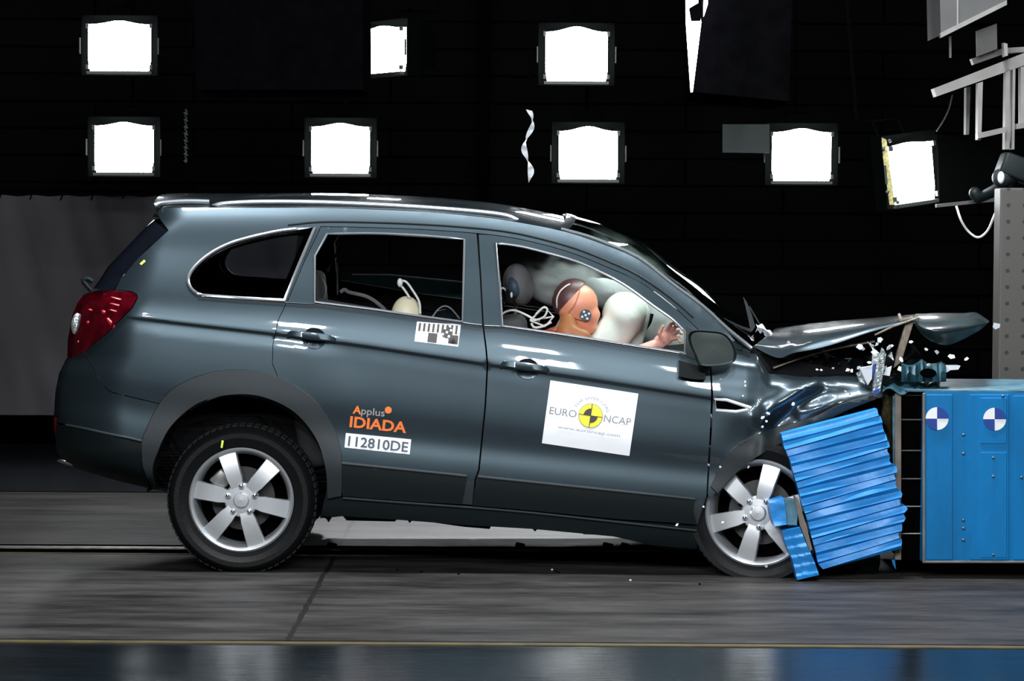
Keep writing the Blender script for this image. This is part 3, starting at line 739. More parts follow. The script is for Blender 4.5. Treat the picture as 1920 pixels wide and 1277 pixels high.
# flares, mouldings, sill
flare = FOUT + FIN[::-1]
panel('wheel_arch_trim', flare, [], lambda x, y: sd(x, y)-.022+.03*max(0, math.hypot(x-450, y-925)/205-.92), M['plastic'], car, both=True, flange=.05)
def mould(pts, bright, door):
    fn = lambda x, y: sd(x, y)-.016+ (.012 if False else 0)
    o = panel('side_moulding', pts, [], fn, M['plastic_dark'], door, flange=.02)
    b = bmesh.new(); tube(b, [P(x, y, sd(x, y)-.018) for x, y in bright], .0075, 8); build('moulding_edge', b, M['plastic'], door)
mould([(641, 870), (875, 895), (872, 915), (866, 945), (760, 938), (644, 930)], [(641, 869), (760, 881), (875, 893)], rd)
mould([(896, 895), (1100, 916), (1303, 937), (1300, 960), (1306, 983), (1150, 972), (1000, 957), (886, 948), (890, 915)], [(896, 894), (1100, 915), (1303, 936)], fd)
bm = panel_bm([(641, 933), (760, 941), (886, 950), (1000, 960), (1150, 975), (1308, 987), (1316, 1000), (1306, 1030), (1220, 1022), (1150, 1006), (1000, 992), (880, 985), (750, 975), (643, 968), (600, 972), (610, 930), (618, 890)], [], lambda x, y: sd(x, y)+.004+max(0, y-ip(Bc, x)-10)*.001, step=12)
build('side_sill', bm, M['plastic_dark'], car)
bm = bmesh.new(); tube(bm, [P(x, y, .012) for x, y in cr([(643, 934), (760, 943), (886, 952), (1000, 962), (1150, 978), (1306, 995)], 3)], .006, 8); build('sill_edge', bm, M['plastic'], car)
# beads around the glass
def bead(name, pts, r, m, par, off=.004, closed=False, flat=1.0):
    b = bmesh.new(); tube(b, [P(x, y, sd(x, y)-off) for x, y in pts], r, 8, closed, flat); return build(name, b, m, par)
bead('belt_trim', dens([(590, 569), (700, 583), (780, 595), (866, 607), (904, 612)], 20, False), .008, M['chrome'], rd)
bead('belt_trim', dens([(908, 613), (942, 614), (1020, 625), (1100, 637), (1200, 653), (1286, 666)], 20, False), .008, M['chrome'], fd)
bead('quarter_window_trim', QWIN, .0085, M['satin'], car, closed=True)
bead('window_seal', RWIN, .006, M['satin'], rd, closed=True)
bead('window_seal', inset(FWIN, 0), .006, M['satin'], fd, closed=True)
bead('quarter_belt_trim', dens([(372, 557), (452, 563), (540, 569), (590, 572)], 15, False), .006, M['chrome'], car)
bead('drip_rail', [(x, y-5) for x, y in cr([(540, 427), (602, 421), (700, 422), (800, 426), (896, 433), (960, 441), (1019, 454), (1079, 471), (1138, 494), (1198, 522), (1257, 563), (1300, 600)], 3)], .004, M['plastic_dark'], car, .001)
def glasspane(name, outl, m, par, off=.006, mirror=False):
    return build(name, panel_bm(outl, [], lambda x, y: sd(x, y)+off, step=16, flange=0, mirror=mirror), m, par)
glasspane('quarter_window', QWIN, M['tint'], car)
glasspane('quarter_window', QWIN, M['tint'], car, mirror=True)
# dark frit border inside the quarter window
panel('window_frit', inset(QWIN, 1), [inset(QWIN, 12)], lambda x, y: sd(x, y)+.008, M['black'], car, flange=0)
# B and C pillar rubber backing inside the openings
panel('pillar_lining', [(560, 430), (925, 432), (945, 640), (870, 640), (540, 590)], [RWIN], lambda x, y: sd(x, y)+.03, M['interior'], car, flange=.06, both=True)
panel('door_lining', [(897, 430), (1100, 470), (1300, 600), (1330, 700), (1330, 960), (640, 925), (520, 600), (600, 560), (868, 606), (897, 610)], [inset(FWIN, -3)], lambda x, y: sd(x, y)+.06, M['interior'], car, flange=.03, both=True)
panel('quarter_lining', [(300, 420), (560, 415), (600, 425), (530, 590), (480, 690), (200, 700), (250, 520)], [inset(QWIN, -5)], lambda x, y: sd(x, y)+.07, M['interior'], car, flange=.02, both=True)
bm = grid_bm([[q+Vector((0, 0, -.05)) for q in r] for r in loft([p for p in cr(Rc[:9], 3)], sd, (0, 0, .04), ex=3.0)]); build('headliner', bm, M['interior'], car)
# far door windows: lowered panes in even half-clear teal with a bright top edge
for pl, nm in (([(622, 549), (700, 549), (867, 565), (867, 612), (594, 580)], 'lowered_pane'),):
    b = panel_bm(pl, [], lambda x, y: sd(x, y)+.03, step=20, flange=0, mirror=True); gm = mat('teal_glass', (.10, .34, .38), .3); gm.node_tree.nodes['Principled BSDF'].inputs['Alpha'].default_value = .55; pane_ = build(nm, b, gm, car)
b = bmesh.new(); tube(b, [mirror_pt(P(x, y, sd(x, y)+.03)) for x, y in ((622, 549), (700, 549), (867, 565))], .004, 6); build('pane_edge', b, M['satin'], pane_)
# windscreen and A pillar
WS = [(1052, 431), (1100, 444), (1140, 459), (1198, 485), (1257, 531), (1317, 575), (1364, 618), (1410, 655)]
bm = grid_bm(loft([p for p in cr(WS, 4)], sd, (.055, 0, .05), ex=2.2), flip=True); build('windscreen', bm, M['sheet'], car, angle=80)
bead('windscreen_trim', [(x, y-1) for x, y in cr(WS, 3)], .010, M['satin'], car, -.012)
bm = bmesh.new(); rows = loft([(1046, 430), (1056, 432), (1064, 435)], sd, (.055, 0, .056), ex=2.2); grid_bm(rows, bm, flip=True, thick=.012); build('roof_header', bm, M['paint'], car)
# roof rails
for far in (False, True):
    pts = [P(x, y, .335) for x, y in cr([(398, 389), (412, 384), (440, 381), (500, 379), (600, 380), (700, 384), (800, 390), (900, 398), (950, 405), (970, 414)], 3)]
    if far: pts = [mirror_pt(p) for p in pts]
    b = bmesh.new(); tube(b, pts, .0135, 10); rr = build('roof_rail', b, M['satin'], car)
    for i in (1, 12, 24):
        b = bmesh.new(); q = pts[min(i, len(pts)-1)]; box(b, q+Vector((0, 0, -.02)), (.05, .02, .03), bev=.004); build('rail_foot', b, M['plastic_dark'], rr)
# door mirror, glass facing back and out
mir = empty('door_mirror', (0, 0, 0), None, None); mir.parent = car; mir.location = P(1335, 655, -.12)-absloc(car)
MO = cr([(1290, 628), (1300, 619), (1330, 620), (1356, 624), (1372, 638), (1381, 660), (1378, 677), (1366, 683), (1340, 687), (1312, 685), (1302, 668), (1292, 645)], 4, True)
b = bmesh.new(); rows = []
for s, yy in ((.88, -.155), (.97, -.165), (1.0, -.15), (1.0, -.10), (.9, -.04), (.6, .0), (.05, .015)):
    r = [P(1337+(x-1337)*s, 653+(y-653)*s, yy) for x, y in MO]; rows.append(r+[r[0]])
grid_bm(rows, b); bmesh.ops.remove_doubles(b, verts=b.verts, dist=1e-5); bmesh.ops.recalc_face_normals(b, faces=b.faces); build('mirror_housing', b, M['plastic_dark'], mir, angle=60)
b = bmesh.new(); rows = []
for s in (.90, .6, .3, .01):
    r = [P(1338+(x-1337)*s, 653+(y-653)*s, -.152-.006*(1-s*s)) for x, y in MO]; rows.append(r+[r[0]])
grid_bm(rows, b); build('mirror_glass', b, M['mirrorglass'], mir, angle=80)
b = bmesh.new(); prism(b, [(1274, 676), (1290, 680), (1322, 690), (1323, 712), (1300, 711), (1273, 706)], -.04, .03); caps(b, P(1318, 690, -.02), .03, P(1330, 676, -.09), .028); build('mirror_foot', b, M['plastic_dark'], mir)
b = panel_bm([(1286, 612), (1308, 622), (1330, 650), (1332, 682), (1286, 668)], [], lambda x, y: sd(x, y)-.002, step=10); build('mirror_triangle', b, M['plastic_dark'], mir)

# wheels
def wheel(cx, cy, Yo, R, rr, off, yaw=0., pitchy=0., squash=1., name='wheel', rc=None, mirror=False):
    s = (Yo-CAM.y)/FPX; R *= s; rr *= s; c0 = P(cx, cy, Yo)
    t = empty(name, (0, 0, 0), None, None); t.parent = car
    if mirror: c0 = Vector((c0.x, 1.86-c0.y, c0.z))
    t.location = c0-absloc(car)
    Q = Matrix.Rotation(math.radians(yaw), 4, 'Z') @ Matrix.Rotation(math.radians(pitchy), 4, 'X')
    if mirror: Q = Q @ Matrix.Rotation(math.pi, 4, 'Z')
    def part(nm, bm, m, par=t, angle=35):
        bmesh.ops.recalc_face_normals(bm, faces=bm.faces)
        bmesh.ops.transform(bm, matrix=Matrix.Translation(c0) @ Q, verts=bm.verts); return build(nm, bm, m, par, angle=angle)
    def lathe(bm, prof, n=72, close=False):
        rows = [[Vector((r*math.cos(2*math.pi*k/n), y, r*math.sin(2*math.pi*k/n))) for k in range(n+1)] for r, y in prof]
        if close: rows.append(rows[0])
        grid_bm(rows, bm); bmesh.ops.remove_doubles(bm, verts=bm.verts, dist=1e-5)
    bm = bmesh.new(); lathe(bm, [(rr*1.0, .045), (rr*1.02, .02), (rr*1.08, .012), (rr*1.2, -.005), (rr*1.21, -.008), (rr*1.3, -.008), (R*.93, .004), (R*.935, .008), (R*.965, .022), (R*.965, .022), (R*.99, .045), (R, .08), (R, .18), (R*.985, .215), (R*.94, .235), (rr*1.2, .25), (rr*1.0, .23), (rr, .045)])
    ty = part('tyre', bm, M['rubber'])
    # tread blocks on the shoulder
    bm = bmesh.new()
    for k in range(64):
        a = 2*math.pi*k/64; m_ = Matrix.Rotation(a, 3, 'Y')
        for yy, ww in ((.05, .03), (.105, .035), (.155, .035), (.2, .03)):
            box(bm, m_ @ Vector((R*(1.0 if yy < .19 and yy > .06 else .990)-.003, yy, 0)), (.012, ww, R*2*math.pi/64*.72), m_)
    part('tread', bm, M['tread'], ty)
    bm = bmesh.new(); lathe(bm, [(rr*1.02, .012), (rr*.985, .004), (rr*.96, .010), (rr*.935, .022), (rr*.89, .05), (rr*.88, .12), (rr*.88, .22), (rr*.97, .23), (rr*1.0, .05), (rr*1.02, .012)])
    rm = part('rim', bm, M['alloy_rim'])
    bm = bmesh.new(); lathe(bm, [(.001, .16), (rr*.86, .16), (rr*.86, .17), (.001, .17)]); part('brake_backing', bm, M['black'])
    bm = bmesh.new(); lathe(bm, [(rr*.2, .105), (rr*.62, .105), (rr*.62, .125), (rr*.2, .125)]); part('brake_disc', bm, M['disc'])
    bm = bmesh.new(); box(bm, (-rr*.42, .09, rr*.36), (rr*.34, .06, rr*.34), Matrix.Rotation(.8, 3, 'Y'), .01); part('brake_caliper', bm, M['steel'])
    for k in range(6):
        a = math.radians(off+60*k)
        bm = bmesh.new(); ux, uz = math.cos(a), math.sin(a); vx, vz = -uz, ux
        rows = []
        for i in range(9):
            r = rr*(.12+.83*i/8); hw = rr*(.15 if i > 2 else .13)*(1.0+.22*max(0, (i-2)/6)**1.5); yy = .02+.012*math.sin(i/8*math.pi)*-1 + .008*(i/8)
            sec = [(-hw, yy+.045), (-hw, yy+.005), (-hw*.92, yy), (hw*.92, yy), (hw, yy+.005), (hw, yy+.045), (-hw, yy+.045)]
            rows.append([Vector((ux*r+vx*w_, y_, uz*r+vz*w_)) for w_, y_ in sec])
        grid_bm(rows, bm); bmesh.ops.remove_doubles(bm, verts=bm.verts, dist=1e-5)
        bmesh.ops.holes_fill(bm, edges=[e for e in bm.edges if len(e.link_faces) == 1])
        part('spoke', bm, M['alloy'], rm)
    bm = bmesh.new(); lathe(bm, [(.001, -.004), (rr*.13, -.002), (rr*.15, .004), (rr*.155, .014), (rr*.30, .016), (rr*.33, .022), (rr*.34, .06)], 40); hub = part('hub_cap', bm, M['alloy'], rm)
    for k in range(5):
        a = math.radians(90+72*k+off-108); bm = bmesh.new(); p = Vector((math.cos(a)*rr*.27, .012, math.sin(a)*rr*.27))
        caps(bm, p, rr*.055, p-Vector((0, .014, 0)), rr*.045, 10); part('wheel_nut', bm, M['chrome'], rm)
    return t, ty, c0
wh, ty, wc = wheel(452, 938, .02, 141.5, 97, 108)
b = bmesh.new(); box(b, P(416.5, 833, .005), (.010, .004, .036), Matrix.Rotation(.15, 3, 'Y'), .0015); build('chalk_mark', b, M['lime'], ty)
wheel(452, 938, .02, 141.5, 97, 80, mirror=True)
wheel(1421, 962, -.03, 134, 99, 75, yaw=-13, pitchy=-3)
w4, _, _ = wheel(1400, 960, .02, 138, 97, 50, mirror=True)
# inner arch + underbody
b = bmesh.new(); rows = []
for k in range(25):
    a = math.pi*k/24; x = 447+172*math.cos(a); y = 925-182*math.sin(a)
    p = P(x, y, .07); rows.append([p, Vector((p.x, .34, p.z))])
grid_bm(rows, b); b2 = [r[1] for r in rows]; b.faces.new([b.verts.new(p) for p in b2]); build('wheel_arch_liner', b, M['interior'], car)
under = [(200, 880), (286, 917), (330, 925), (400, 930), (470, 940), (597, 945), (600, 968), (612, 973), (616, 980), (620, 968), (643, 968), (650, 976), (740, 978), (752, 968), (762, 972), (768, 981), (775, 974), (800, 978), (870, 988), (918, 992), (922, 984), (997, 990), (1003, 997), (1010, 990), (1088, 996), (1094, 1002), (1150, 1004), (1200, 1016), (1245, 1030), (1330, 1036), (1480, 1040), (1620, 1030), (1640, 900), (1560, 830), (1400, 850), (1310, 900), (640, 880), (560, 800), (450, 770), (330, 800)]
b = bmesh.new(); prism(b, [(x, y) for x, y in under], .34, 1.55); build('underbody', b, M['interior'], car, smooth=False)
b = bmesh.new(); prism(b, [(596, 925), (640, 930), (1310, 985), (1310, 1030), (1245, 1030), (1200, 1016), (1150, 1004), (1094, 1001), (1088, 996), (1010, 990), (1003, 997), (997, 990), (922, 984), (918, 990), (870, 986), (800, 977), (775, 973), (768, 980), (762, 971), (752, 967), (740, 976), (650, 974), (643, 967), (620, 967), (616, 979), (612, 972), (600, 967)], .06, .34); build('sill_beam', b, M['black'], car, smooth=False)

# ------------------------------------------------------------------ crushed front
def ridged(x, y, s, seed): return 1-2*abs(noise.noise(Vector((x/s, y/s, seed))))
def segd(x, y, a, b):
    ax, ay = a; bx, by = b; dx, dy = bx-ax, by-ay; t = max(0, min(1, ((x-ax)*dx+(y-ay)*dy)/(dx*dx+dy*dy)))
    return math.hypot(x-ax-t*dx, y-ay-t*dy)
def fdep(x, y):
    base = sd(min(x, 1420), y if x < 1400 else y); k = max(0, min(1, (x-1340)/90))
    d = base
    if x > 1400: d = base+.00022*(x-1400)
    d += k*(.026*noise.noise(Vector((x/110., y/85., 3.1))) + .003*noise.noise(Vector((x/34., y/26., 9.1))))
    d -= k*.035*math.exp(-(segd(x, y, (1525, 716), (1425, 785))/15.)**2)          # buckle running down from the wing top
    d += k*.035*math.exp(-(segd(x, y, (1540, 735), (1440, 800))/20.)**2)
    d -= k*.028*math.exp(-(segd(x, y, (1440, 770), (1425, 860))/14.)**2)
    d -= .030*math.exp(-(segd(x, y, (1500, 770), (1650, 740))/14.)**2)
    top = np.interp(x, [1340, 1419, 1443, 1520, 1568, 1613, 1660], [650, 665, 701, 708, 702, 704, 736])
    d += .10*max(0, 1-(y-top)/26.)**2
    return float(d)
TOPF = [(1334, 650), (1350, 640), (1378, 642), (1400, 653), (1419, 664), (1432, 684), (1443, 701), (1480, 703), (1520, 707), (1545, 703), (1568, 701), (1613, 704), (1632, 716), (1664, 730)]
BOTF = [(1660, 742), (1646, 746), (1610, 756), (1583, 767), (1527, 799), (1485, 817), (1462, 822), (1430, 843), (1404, 860), (1375, 882), (1352, 910), (1330, 938), (1327, 925), (1331, 867), (1335, 800), (1337, 740), (1334, 690)]
VENT = [(1340, 749), (1362, 750), (1408, 765), (1402, 768), (1380, 772), (1342, 769)]
fen = panel('front_wing', TOPF+BOTF, [inset(VENT, 2)], fdep, M['paint'], car, step=5, gap=.1, dstep=5)
lip = cr([(1646, 742), (1583, 764), (1527, 795), (1485, 813)], 3)
FL = cr([(1662, 741), (1583, 772), (1527, 803), (1470, 828), (1430, 850), (1400, 870), (1370, 897), (1346, 925)], 4)
FLO = cr([(1655, 736), (1580, 757), (1520, 785), (1460, 800), (1410, 820), (1375, 842), (1350, 873), (1333, 912)], 4)
panel('front_arch_trim', FLO+FL[::-1], [], lambda x, y: fdep(x, y)-.02-.02*math.exp(-(segd(x, y, (1527, 790), (1646, 742))/10)**2)+.003*noise.noise(Vector((x/32., y/32., 1))), M['plastic'], car, step=6, flange=.04)
bead('wing_vent_frame', VENT, .008, M['shard'], car, .006, closed=True)
b = panel_bm(inset(VENT, 1), [], lambda x, y: fdep(x, y)+.012, step=8, flange=0); build('wing_vent_mesh', b, M['black'], car)
# front arch cavity
b = bmesh.new(); prism(b, [(1325, 930), (1360, 890), (1410, 850), (1480, 815), (1560, 775), (1640, 745), (1660, 760), (1660, 1020), (1560, 1030), (1500, 860)], .24, .30); build('front_arch_liner', b, M['interior'], car, smooth=False)
b = bmesh.new(); prism(b, [(1455, 826), (1486, 818), (1500, 870), (1495, 930), (1450, 920), (1445, 870), (1436, 850)], .13, .2); build('arch_inner_panel', b, M['plastic_dark'], car, smooth=False)
# bonnet, buckled upwards
hs = [  # stations: near lower edge, near crease, ridge, centre, far
    ((1412, 650, .34), (1422, 642, .40), (1440, 628, .55), (1452, 618, .95), (1452, 616, 1.40)),
    ((1458, 671, .17), (1466, 652, .24), (1478, 630, .45), (1486, 613, .95), (1486, 612, 1.45)),
    ((1488, 662, .13), (1498, 646, .19), (1508, 624, .42), (1518, 608, .95), (1518, 608, 1.45)),
    ((1530, 654, .12), (1540, 634, .18), (1550, 616, .42), (1558, 603, .95), (1558, 604, 1.45)),
    ((1568, 644, .12), (1578, 626, .18), (1586, 610, .42), (1594, 600, .95), (1594, 601, 1.45)),
    ((1628, 624, .14), (1632, 613, .19), (1636, 602, .42), (1640, 596, .95), (1640, 598, 1.45)),
    ((1675, 611, .15), (1676, 604, .20), (1680, 596, .42), (1684, 592, .95), (1684, 594, 1.45)),
    ((1711, 601, .18), (1712, 597, .22), (1714, 592, .42), (1717, 589, .95), (1717, 591, 1.45)),
]
b = bmesh.new(); rows = []
cols = list(zip(*hs)); fine = [cr(c_, 6) for c_ in cols]
for i in range(len(fine[0])):
    st = cr([fine[j][i] for j in range(5)], 6)
    rows.append([P(x, y, Y) for x, y, Y in st])
grid_bm(rows, b)
bmesh.ops.recalc_face_normals(b, faces=b.faces)
bon = build('bonnet', b, M['paint'], car, angle=45)
# folded-down nose of the bonnet
ns = [((1711, 601, .20), (1713, 597, .24), (1716, 590, .45), (1718, 588, .95)),
      ((1730, 628, .17), (1728, 610, .15), (1732, 592, .40), (1735, 588, .95)),
      ((1752, 642, .17), (1750, 615, .12), (1752, 592, .38), (1755, 587, .95)),
      ((1777, 647, .18), (1778, 615, .12), (1780, 592, .36), (1782, 587, .95)),
      ((1806, 636, .20), (1806, 612, .15), (1806, 592, .36), (1808, 587, .95)),
      ((1836, 620, .24), (1834, 608, .20), (1832, 592, .38), (1830, 586, .95)),
      ((1855, 604, .32), (1855, 603, .34), (1852, 600, .45), (1848, 597, .95))]
b = bmesh.new(); cols = list(zip(*ns)); fine = [cr(c_, 5) for c_ in cols]; rows = []
for i in range(len(fine[0])): rows.append([P(x, y, Y) for x, y, Y in cr([fine[j][i] for j in range(4)], 6)])
grid_bm(rows, b, thick=.01); build('bonnet_nose', b, mat('scuffed_paint', (.03, .05, .055), .45, .2, .6, .12, noise_amt=.4, noise_scale=9), car, angle=60)
# torn seam strips on the bonnet edge
b = bmesh.new()
tube(b, [P(*q) for q in ((1640, 628, .15), (1675, 612, .14), (1711, 600, .16), (1722, 596, .18))], .005, 6)
tube(b, [P(*q) for q in ((1686, 590, .3), (1690, 600, .25), (1704, 598, .2), (1722, 600, .18))], .008, 6)
build('torn_edge', b, M['bronze'], car)
b = bmesh.new(); prism(b, [(1699, 603), (1713, 604), (1690, 678), (1676, 690), (1682, 660)], .2, .23); build('bonnet_strut', b, M['bronze'], car, smooth=False)
# engine bay mass
b = bmesh.new()
for k in range(60):
    x = random.uniform(1450, 1700); y = random.uniform(655, 735); 
    if y < 672-(x-1488)*.28: y = 690
    box(b, P(x, y+8, random.uniform(.45, .9)), (random.uniform(.05, .18), random.uniform(.05, .2), random.uniform(.03, .1)), Matrix.Rotation(random.uniform(-1, 1), 3, (random.random(), random.random(), random.random())), .006)
prism(b, [(1450, 690), (1560, 690), (1700, 700), (1690, 900), (1500, 900), (1440, 760)], .5, 1.4)
build('engine', b, M['interior'], car)
for k in range(26):
    x = random.uniform(1500, 1700); y = random.uniform(660, 715); y = max(y, 676-(x-1488)*.24)
    b = bmesh.new(); L_ = random.uniform(5, 26); a = random.uniform(0, math.pi)
    tube(b, [P(x, y, .35), P(x+L_*math.cos(a), y-L_*.6*math.sin(a)*.6, .38)], random.uniform(.002, .005), 5); build('bent_bracket', b, random.choice([M['plastic'], M['steel'], M['teal'], M['bronze']]), car)
b = bmesh.new(); tube(b, [P(*q) for q in cr([(1450, 690, .3), (1500, 672, .3), (1560, 655, .3), (1640, 640, .3)], 4)], .006, 6); build('cable_pull', b, M['bronze'], car)
# shattered head lamp
hl = empty('head_lamp', (0, 0, 0), None, None); hl.parent = car; hl.location = P(1640, 700, .1)-absloc(car)
for pts, m_, Y in (([(1655, 652), (1662, 664), (1650, 735), (1636, 736), (1640, 700)], 'clear', .06), ([(1636, 650), (1655, 668), (1650, 675), (1634, 690)], 'clear', .09),
                   ([(1612, 690), (1637, 686), (1636, 710), (1628, 722)], 'shard', .05), ([(1636, 684), (1641, 682), (1638, 712)], 'targetblue', .045),
                   ([(1606, 700), (1618, 694), (1622, 722), (1612, 716)], 'clear', .1), ([(1662, 690), (1672, 686), (1668, 705), (1656, 703)], 'shard', .1),
                   ([(1665, 668), (1672, 660), (1676, 676)], 'clear', .1), ([(1638, 732), (1650, 728), (1648, 741), (1636, 742)], 'targetblue', .05),
                   ([(1625, 640), (1640, 648), (1636, 655)], 'clear', .12)):
    b = bmesh.new(); prism(b, pts, Y, Y+.02); bmesh.ops.rotate(b, verts=b.verts, cent=P(pts[0][0], pts[0][1], Y), matrix=Matrix.Rotation(random.uniform(-.3, .3), 3, 'Z')); build('lens_fragment', b, M[m_], hl, smooth=False)
# wiper and cowl pieces thrown up at the windscreen foot
b = bmesh.new(); prism(b, [(1394, 557), (1400, 566), (1410, 590), (1416, 612), (1409, 624), (1404, 600)], .75, .77); build('wiper_blade', b, M['plastic'], car, smooth=False)
b = bmesh.new(); tube(b, [P(1405, 575, .74), P(1424, 607, .7)], .004, 6); build('wiper_arm', b, M['plastic_dark'], car)
b = bmesh.new(); rows = []
for k in range(14):
    v = k/13; x = 1420+v*33; y = 607+v*v*22; rows.append([P(x-3, y+3*math.sin(k), .6+.01*math.sin(k*2.)), P(x, y+7, .57), P(x-4, y+14+3*math.cos(k*1.7), .6)])
grid_bm(rows, b, thick=.004); build('cowl_fragment', b, M['shard'], car)
b = panel_bm([(1376, 640), (1400, 640), (1416, 652), (1440, 684), (1448, 700), (1432, 690), (1420, 668)], [], lambda x, y: .22, step=8); build('cowl', b, M['interior'], car)
b = bmesh.new(); prism(b, [(1405, 655), (1470, 672), (1560, 690), (1600, 705), (1440, 706)], .33, .4); build('bulkhead', b, M['interior'], car, smooth=False)
# torn undertray below
b = bmesh.new(); rows = []
for k in range(15):
    v = k/14; x = 1540+v*110
    yb = np.interp(x, [1540, 1580, 1620, 1642, 1650], [1062, 1078, 1087, 1085, 1060]); yt = np.interp(x, [1540, 1650], [1066, 1030])
    rows.append([P(x, yt+(yb-yt)*j/5, .12-.03*math.sin(j/5*math.pi)) for j in range(6)])
grid_bm(rows, b, thick=.005); build('undertray', b, M['plastic_dark'], car)

# ------------------------------------------------------------------ stickers on the doors
st = decal('test_sticker', [(1032, 713), (1197, 738), (1180, 855), (1016, 831)], sd, M['white'], fd)
st['label'] = 'white rectangular sticker with a yellow and black test disc and grey lettering'
LC = (1107.5, 779.5); AN = 8.3
DD = lambda x, y: sd(x, y)
def sub(name, polys, m, par, off):
    b = bmesh.new()
    for p in polys: decal_add(b, p, DD, off)
    return build(name, b, m, par)
sub('disc_ring', [disc2d(*LC, 23)], M['ink'], st, .0032)
sub('yellow_disc', [disc2d(*LC, 22)], M['yellow'], st, .0042)
def quad(c, r, a0, a1): return [c]+disc2d(c[0], c[1], r, 10, a0, a1)
sub('black_quadrants', [quad(LC, 13.5, 180+AN, 270+AN), quad(LC, 13.5, AN, 90+AN), rotp(LC, [(-22, -.7), (22, -.7), (22, .7), (-22, .7)], AN), rotp(LC, [(-.7, -22), (.7, -22), (.7, 22), (-.7, 22)], AN)], M['blackink'], st, .0052)
b = bmesh.new(); o1 = rotp(LC, [(-77.5, 7.5)], AN)[0]; put_text(b, 'EURO', *o1, 51, 14, AN, DD, .0045); o2 = rotp(LC, [(25.5, 7.5)], AN)[0]; put_text(b, 'NCAP', *o2, 51, 14, AN, DD, .0045); build('lettering', b, M['ink'], st)
b = bmesh.new(); put_text(b, 'FOR SAFER CARS', 0, 0, 100, 6, 0, DD, .0045, bend=(LC[0], LC[1], 30.5, -66+AN, 70+AN)); build('arched_lettering', b, M['ink2'], st); b = bmesh.new(); o3 = rotp(LC, [(-58, 32)], AN)[0]; put_text(b, 'www.euroncap.com', *o3, 118, 6, AN, DD, .0045); build('web_address', b, M['ink2'], st)
b = bmesh.new(); put_text(b, 'IDIADA', 655, 800, 107, 20.5, 6.2, DD, .003, bold=.028); put_text(b, 'A', 661, 775, 16, 15, 6, DD, .003, bold=.03); decal_add(b, disc2d(728, 769, 6.5, 20), DD, .003)
o = build('orange_lettering', b, M['orange'], rd); o['label'] = 'orange lettering and dot'
b = bmesh.new(); put_text(b, 'pplus', 677, 776.5, 44, 14, 6, DD, .003, bold=.01); o = build('grey_lettering', b, M['greyfoil'], rd); o['label'] = 'grey lettering'
ns_ = decal('number_sticker', [(648.5, 812), (771, 824), (768, 852), (646, 839)], sd, M['white'], rd); ns_['label'] = 'white strip with dark test number'
b = bmesh.new(); put_text(b, '112810DE', 652, 835.5, 113, 19, 6.1, DD, .0045, bold=.018); build('number', b, M['navy'], ns_)
bs = decal('scale_sticker', [(782, 603), (864, 609), (859, 650), (777, 640)], sd, M['white'], rd); bs['label'] = 'white sticker with black measuring bars'
def bx(x0, y0, x1, y1):
    q = lambda u, v: (782+(864-782)*u-5*v, 603+6*u+(37+4*u)*v); return [q(x0, y0), q(x1, y0), q(x1, y1), q(x0, y1)]
bars = [bx(.05+.105*k, .05, .10+.105*k, .45) for k in range(9)] + [bx(.29, .5, .5, .95), bx(.76, .5, .98, .9)]
bars += [disc2d(838, 623, 11, 24)]
sub('bars', bars, M['blackink'], bs, .0045)
sub('checks', [rotp((838, 623), [(dx-2, dy-2), (dx+2, dy-2), (dx+2, dy+2), (dx-2, dy+2)], 20) for dx in (-6, 0, 6) for dy in (-6, 0, 6) if (dx+dy) % 12 == 0 or dx == dy == 0], M['white'], bs, .006)
decal('yellow_mark', [(262, 494), (270, 487), (273, 490), (265, 497)], sd, M['lime'], car)

# ------------------------------------------------------------------ cabin contents (seats and air bags belong to the car)
def seatback(x0, y0, x1, y1, Y, wd, tilt, name='front_seat'):
    t = empty(name, (0, 0, 0), None, None); t.parent = car; c_ = P((x0+x1)/2, (y0+y1)/2, Y); t.location = c_-absloc(car)
    b = bmesh.new(); box(b, c_, (.16, wd, (y1-y0)/FPX*(Y+13)), Matrix.Rotation(tilt, 3, 'Y'), .05); build('backrest', b, M['seat'], t)
    return t
s1 = seatback(945, 590, 1000, 900, .50, .46, -.12); s2 = seatback(950, 590, 1000, 900, 1.34, .46, -.12)
s3 = seatback(560, 600, 620, 860, .93, 1.3, -.2, 'rear_bench')
for sname, Y, par in (('near', .50, s1), ('far', 1.34, s2)):
    b = bmesh.new(); c_ = P(972, 534, Y); ell(b, c_, (.075, .13, .105), Matrix.Rotation(-.2, 3, 'Y')); hr = build('headrest', b, M['seatgrey'], par)
    b = bmesh.new(); ell(b, c_+Vector((-.02, -.085, -.01)), (.038, .055, .055), Matrix.Rotation(-.2, 3, 'Y')); build('headrest_pad', b, M['headblue'], hr)
    b = bmesh.new(); tube(b, [c_+Vector((-.01, .03, -.09)), c_+Vector((-.02, .03, -.2))], .008, 8); build('post', b, M['steel'], par)
# driver air bag
b = bmesh.new()
caps(b, P(1182, 585, .50), .085, P(1120, 668, .50), .10); caps(b, P(1190, 588, .62), .08, P(1160, 668, .62), .10); caps(b, P(1172, 578, .72), .075, P(1130, 660, .72), .10); ell(b, P(1170, 592, .6), (.11, .22, .12))
remeshed('driver_airbag', b, M['airbag'], car, .014, 8)
b = bmesh.new(); caps(b, P(1130, 545, 1.05), .07, P(1190, 580, 1.1), .12); caps(b, P(1190, 590, 1.1), .12, P(1240, 640, 1.15), .14); ell(b, P(1225, 600, 1.25), (.14, .25, .15)); caps(b, P(1110, 532, 1.0), .04, P(1140, 548, .95), .04)
remeshed('passenger_airbag', b, M['airbag_shade'], car, .016, 6)
b = bmesh.new(); tube(b, [P(x, y, .70) for x, y in cr([(1221, 588), (1216, 605), (1202, 625), (1188, 648)], 4)], .013, 10); build('steering_wheel', b, M['plastic_dark'], car)
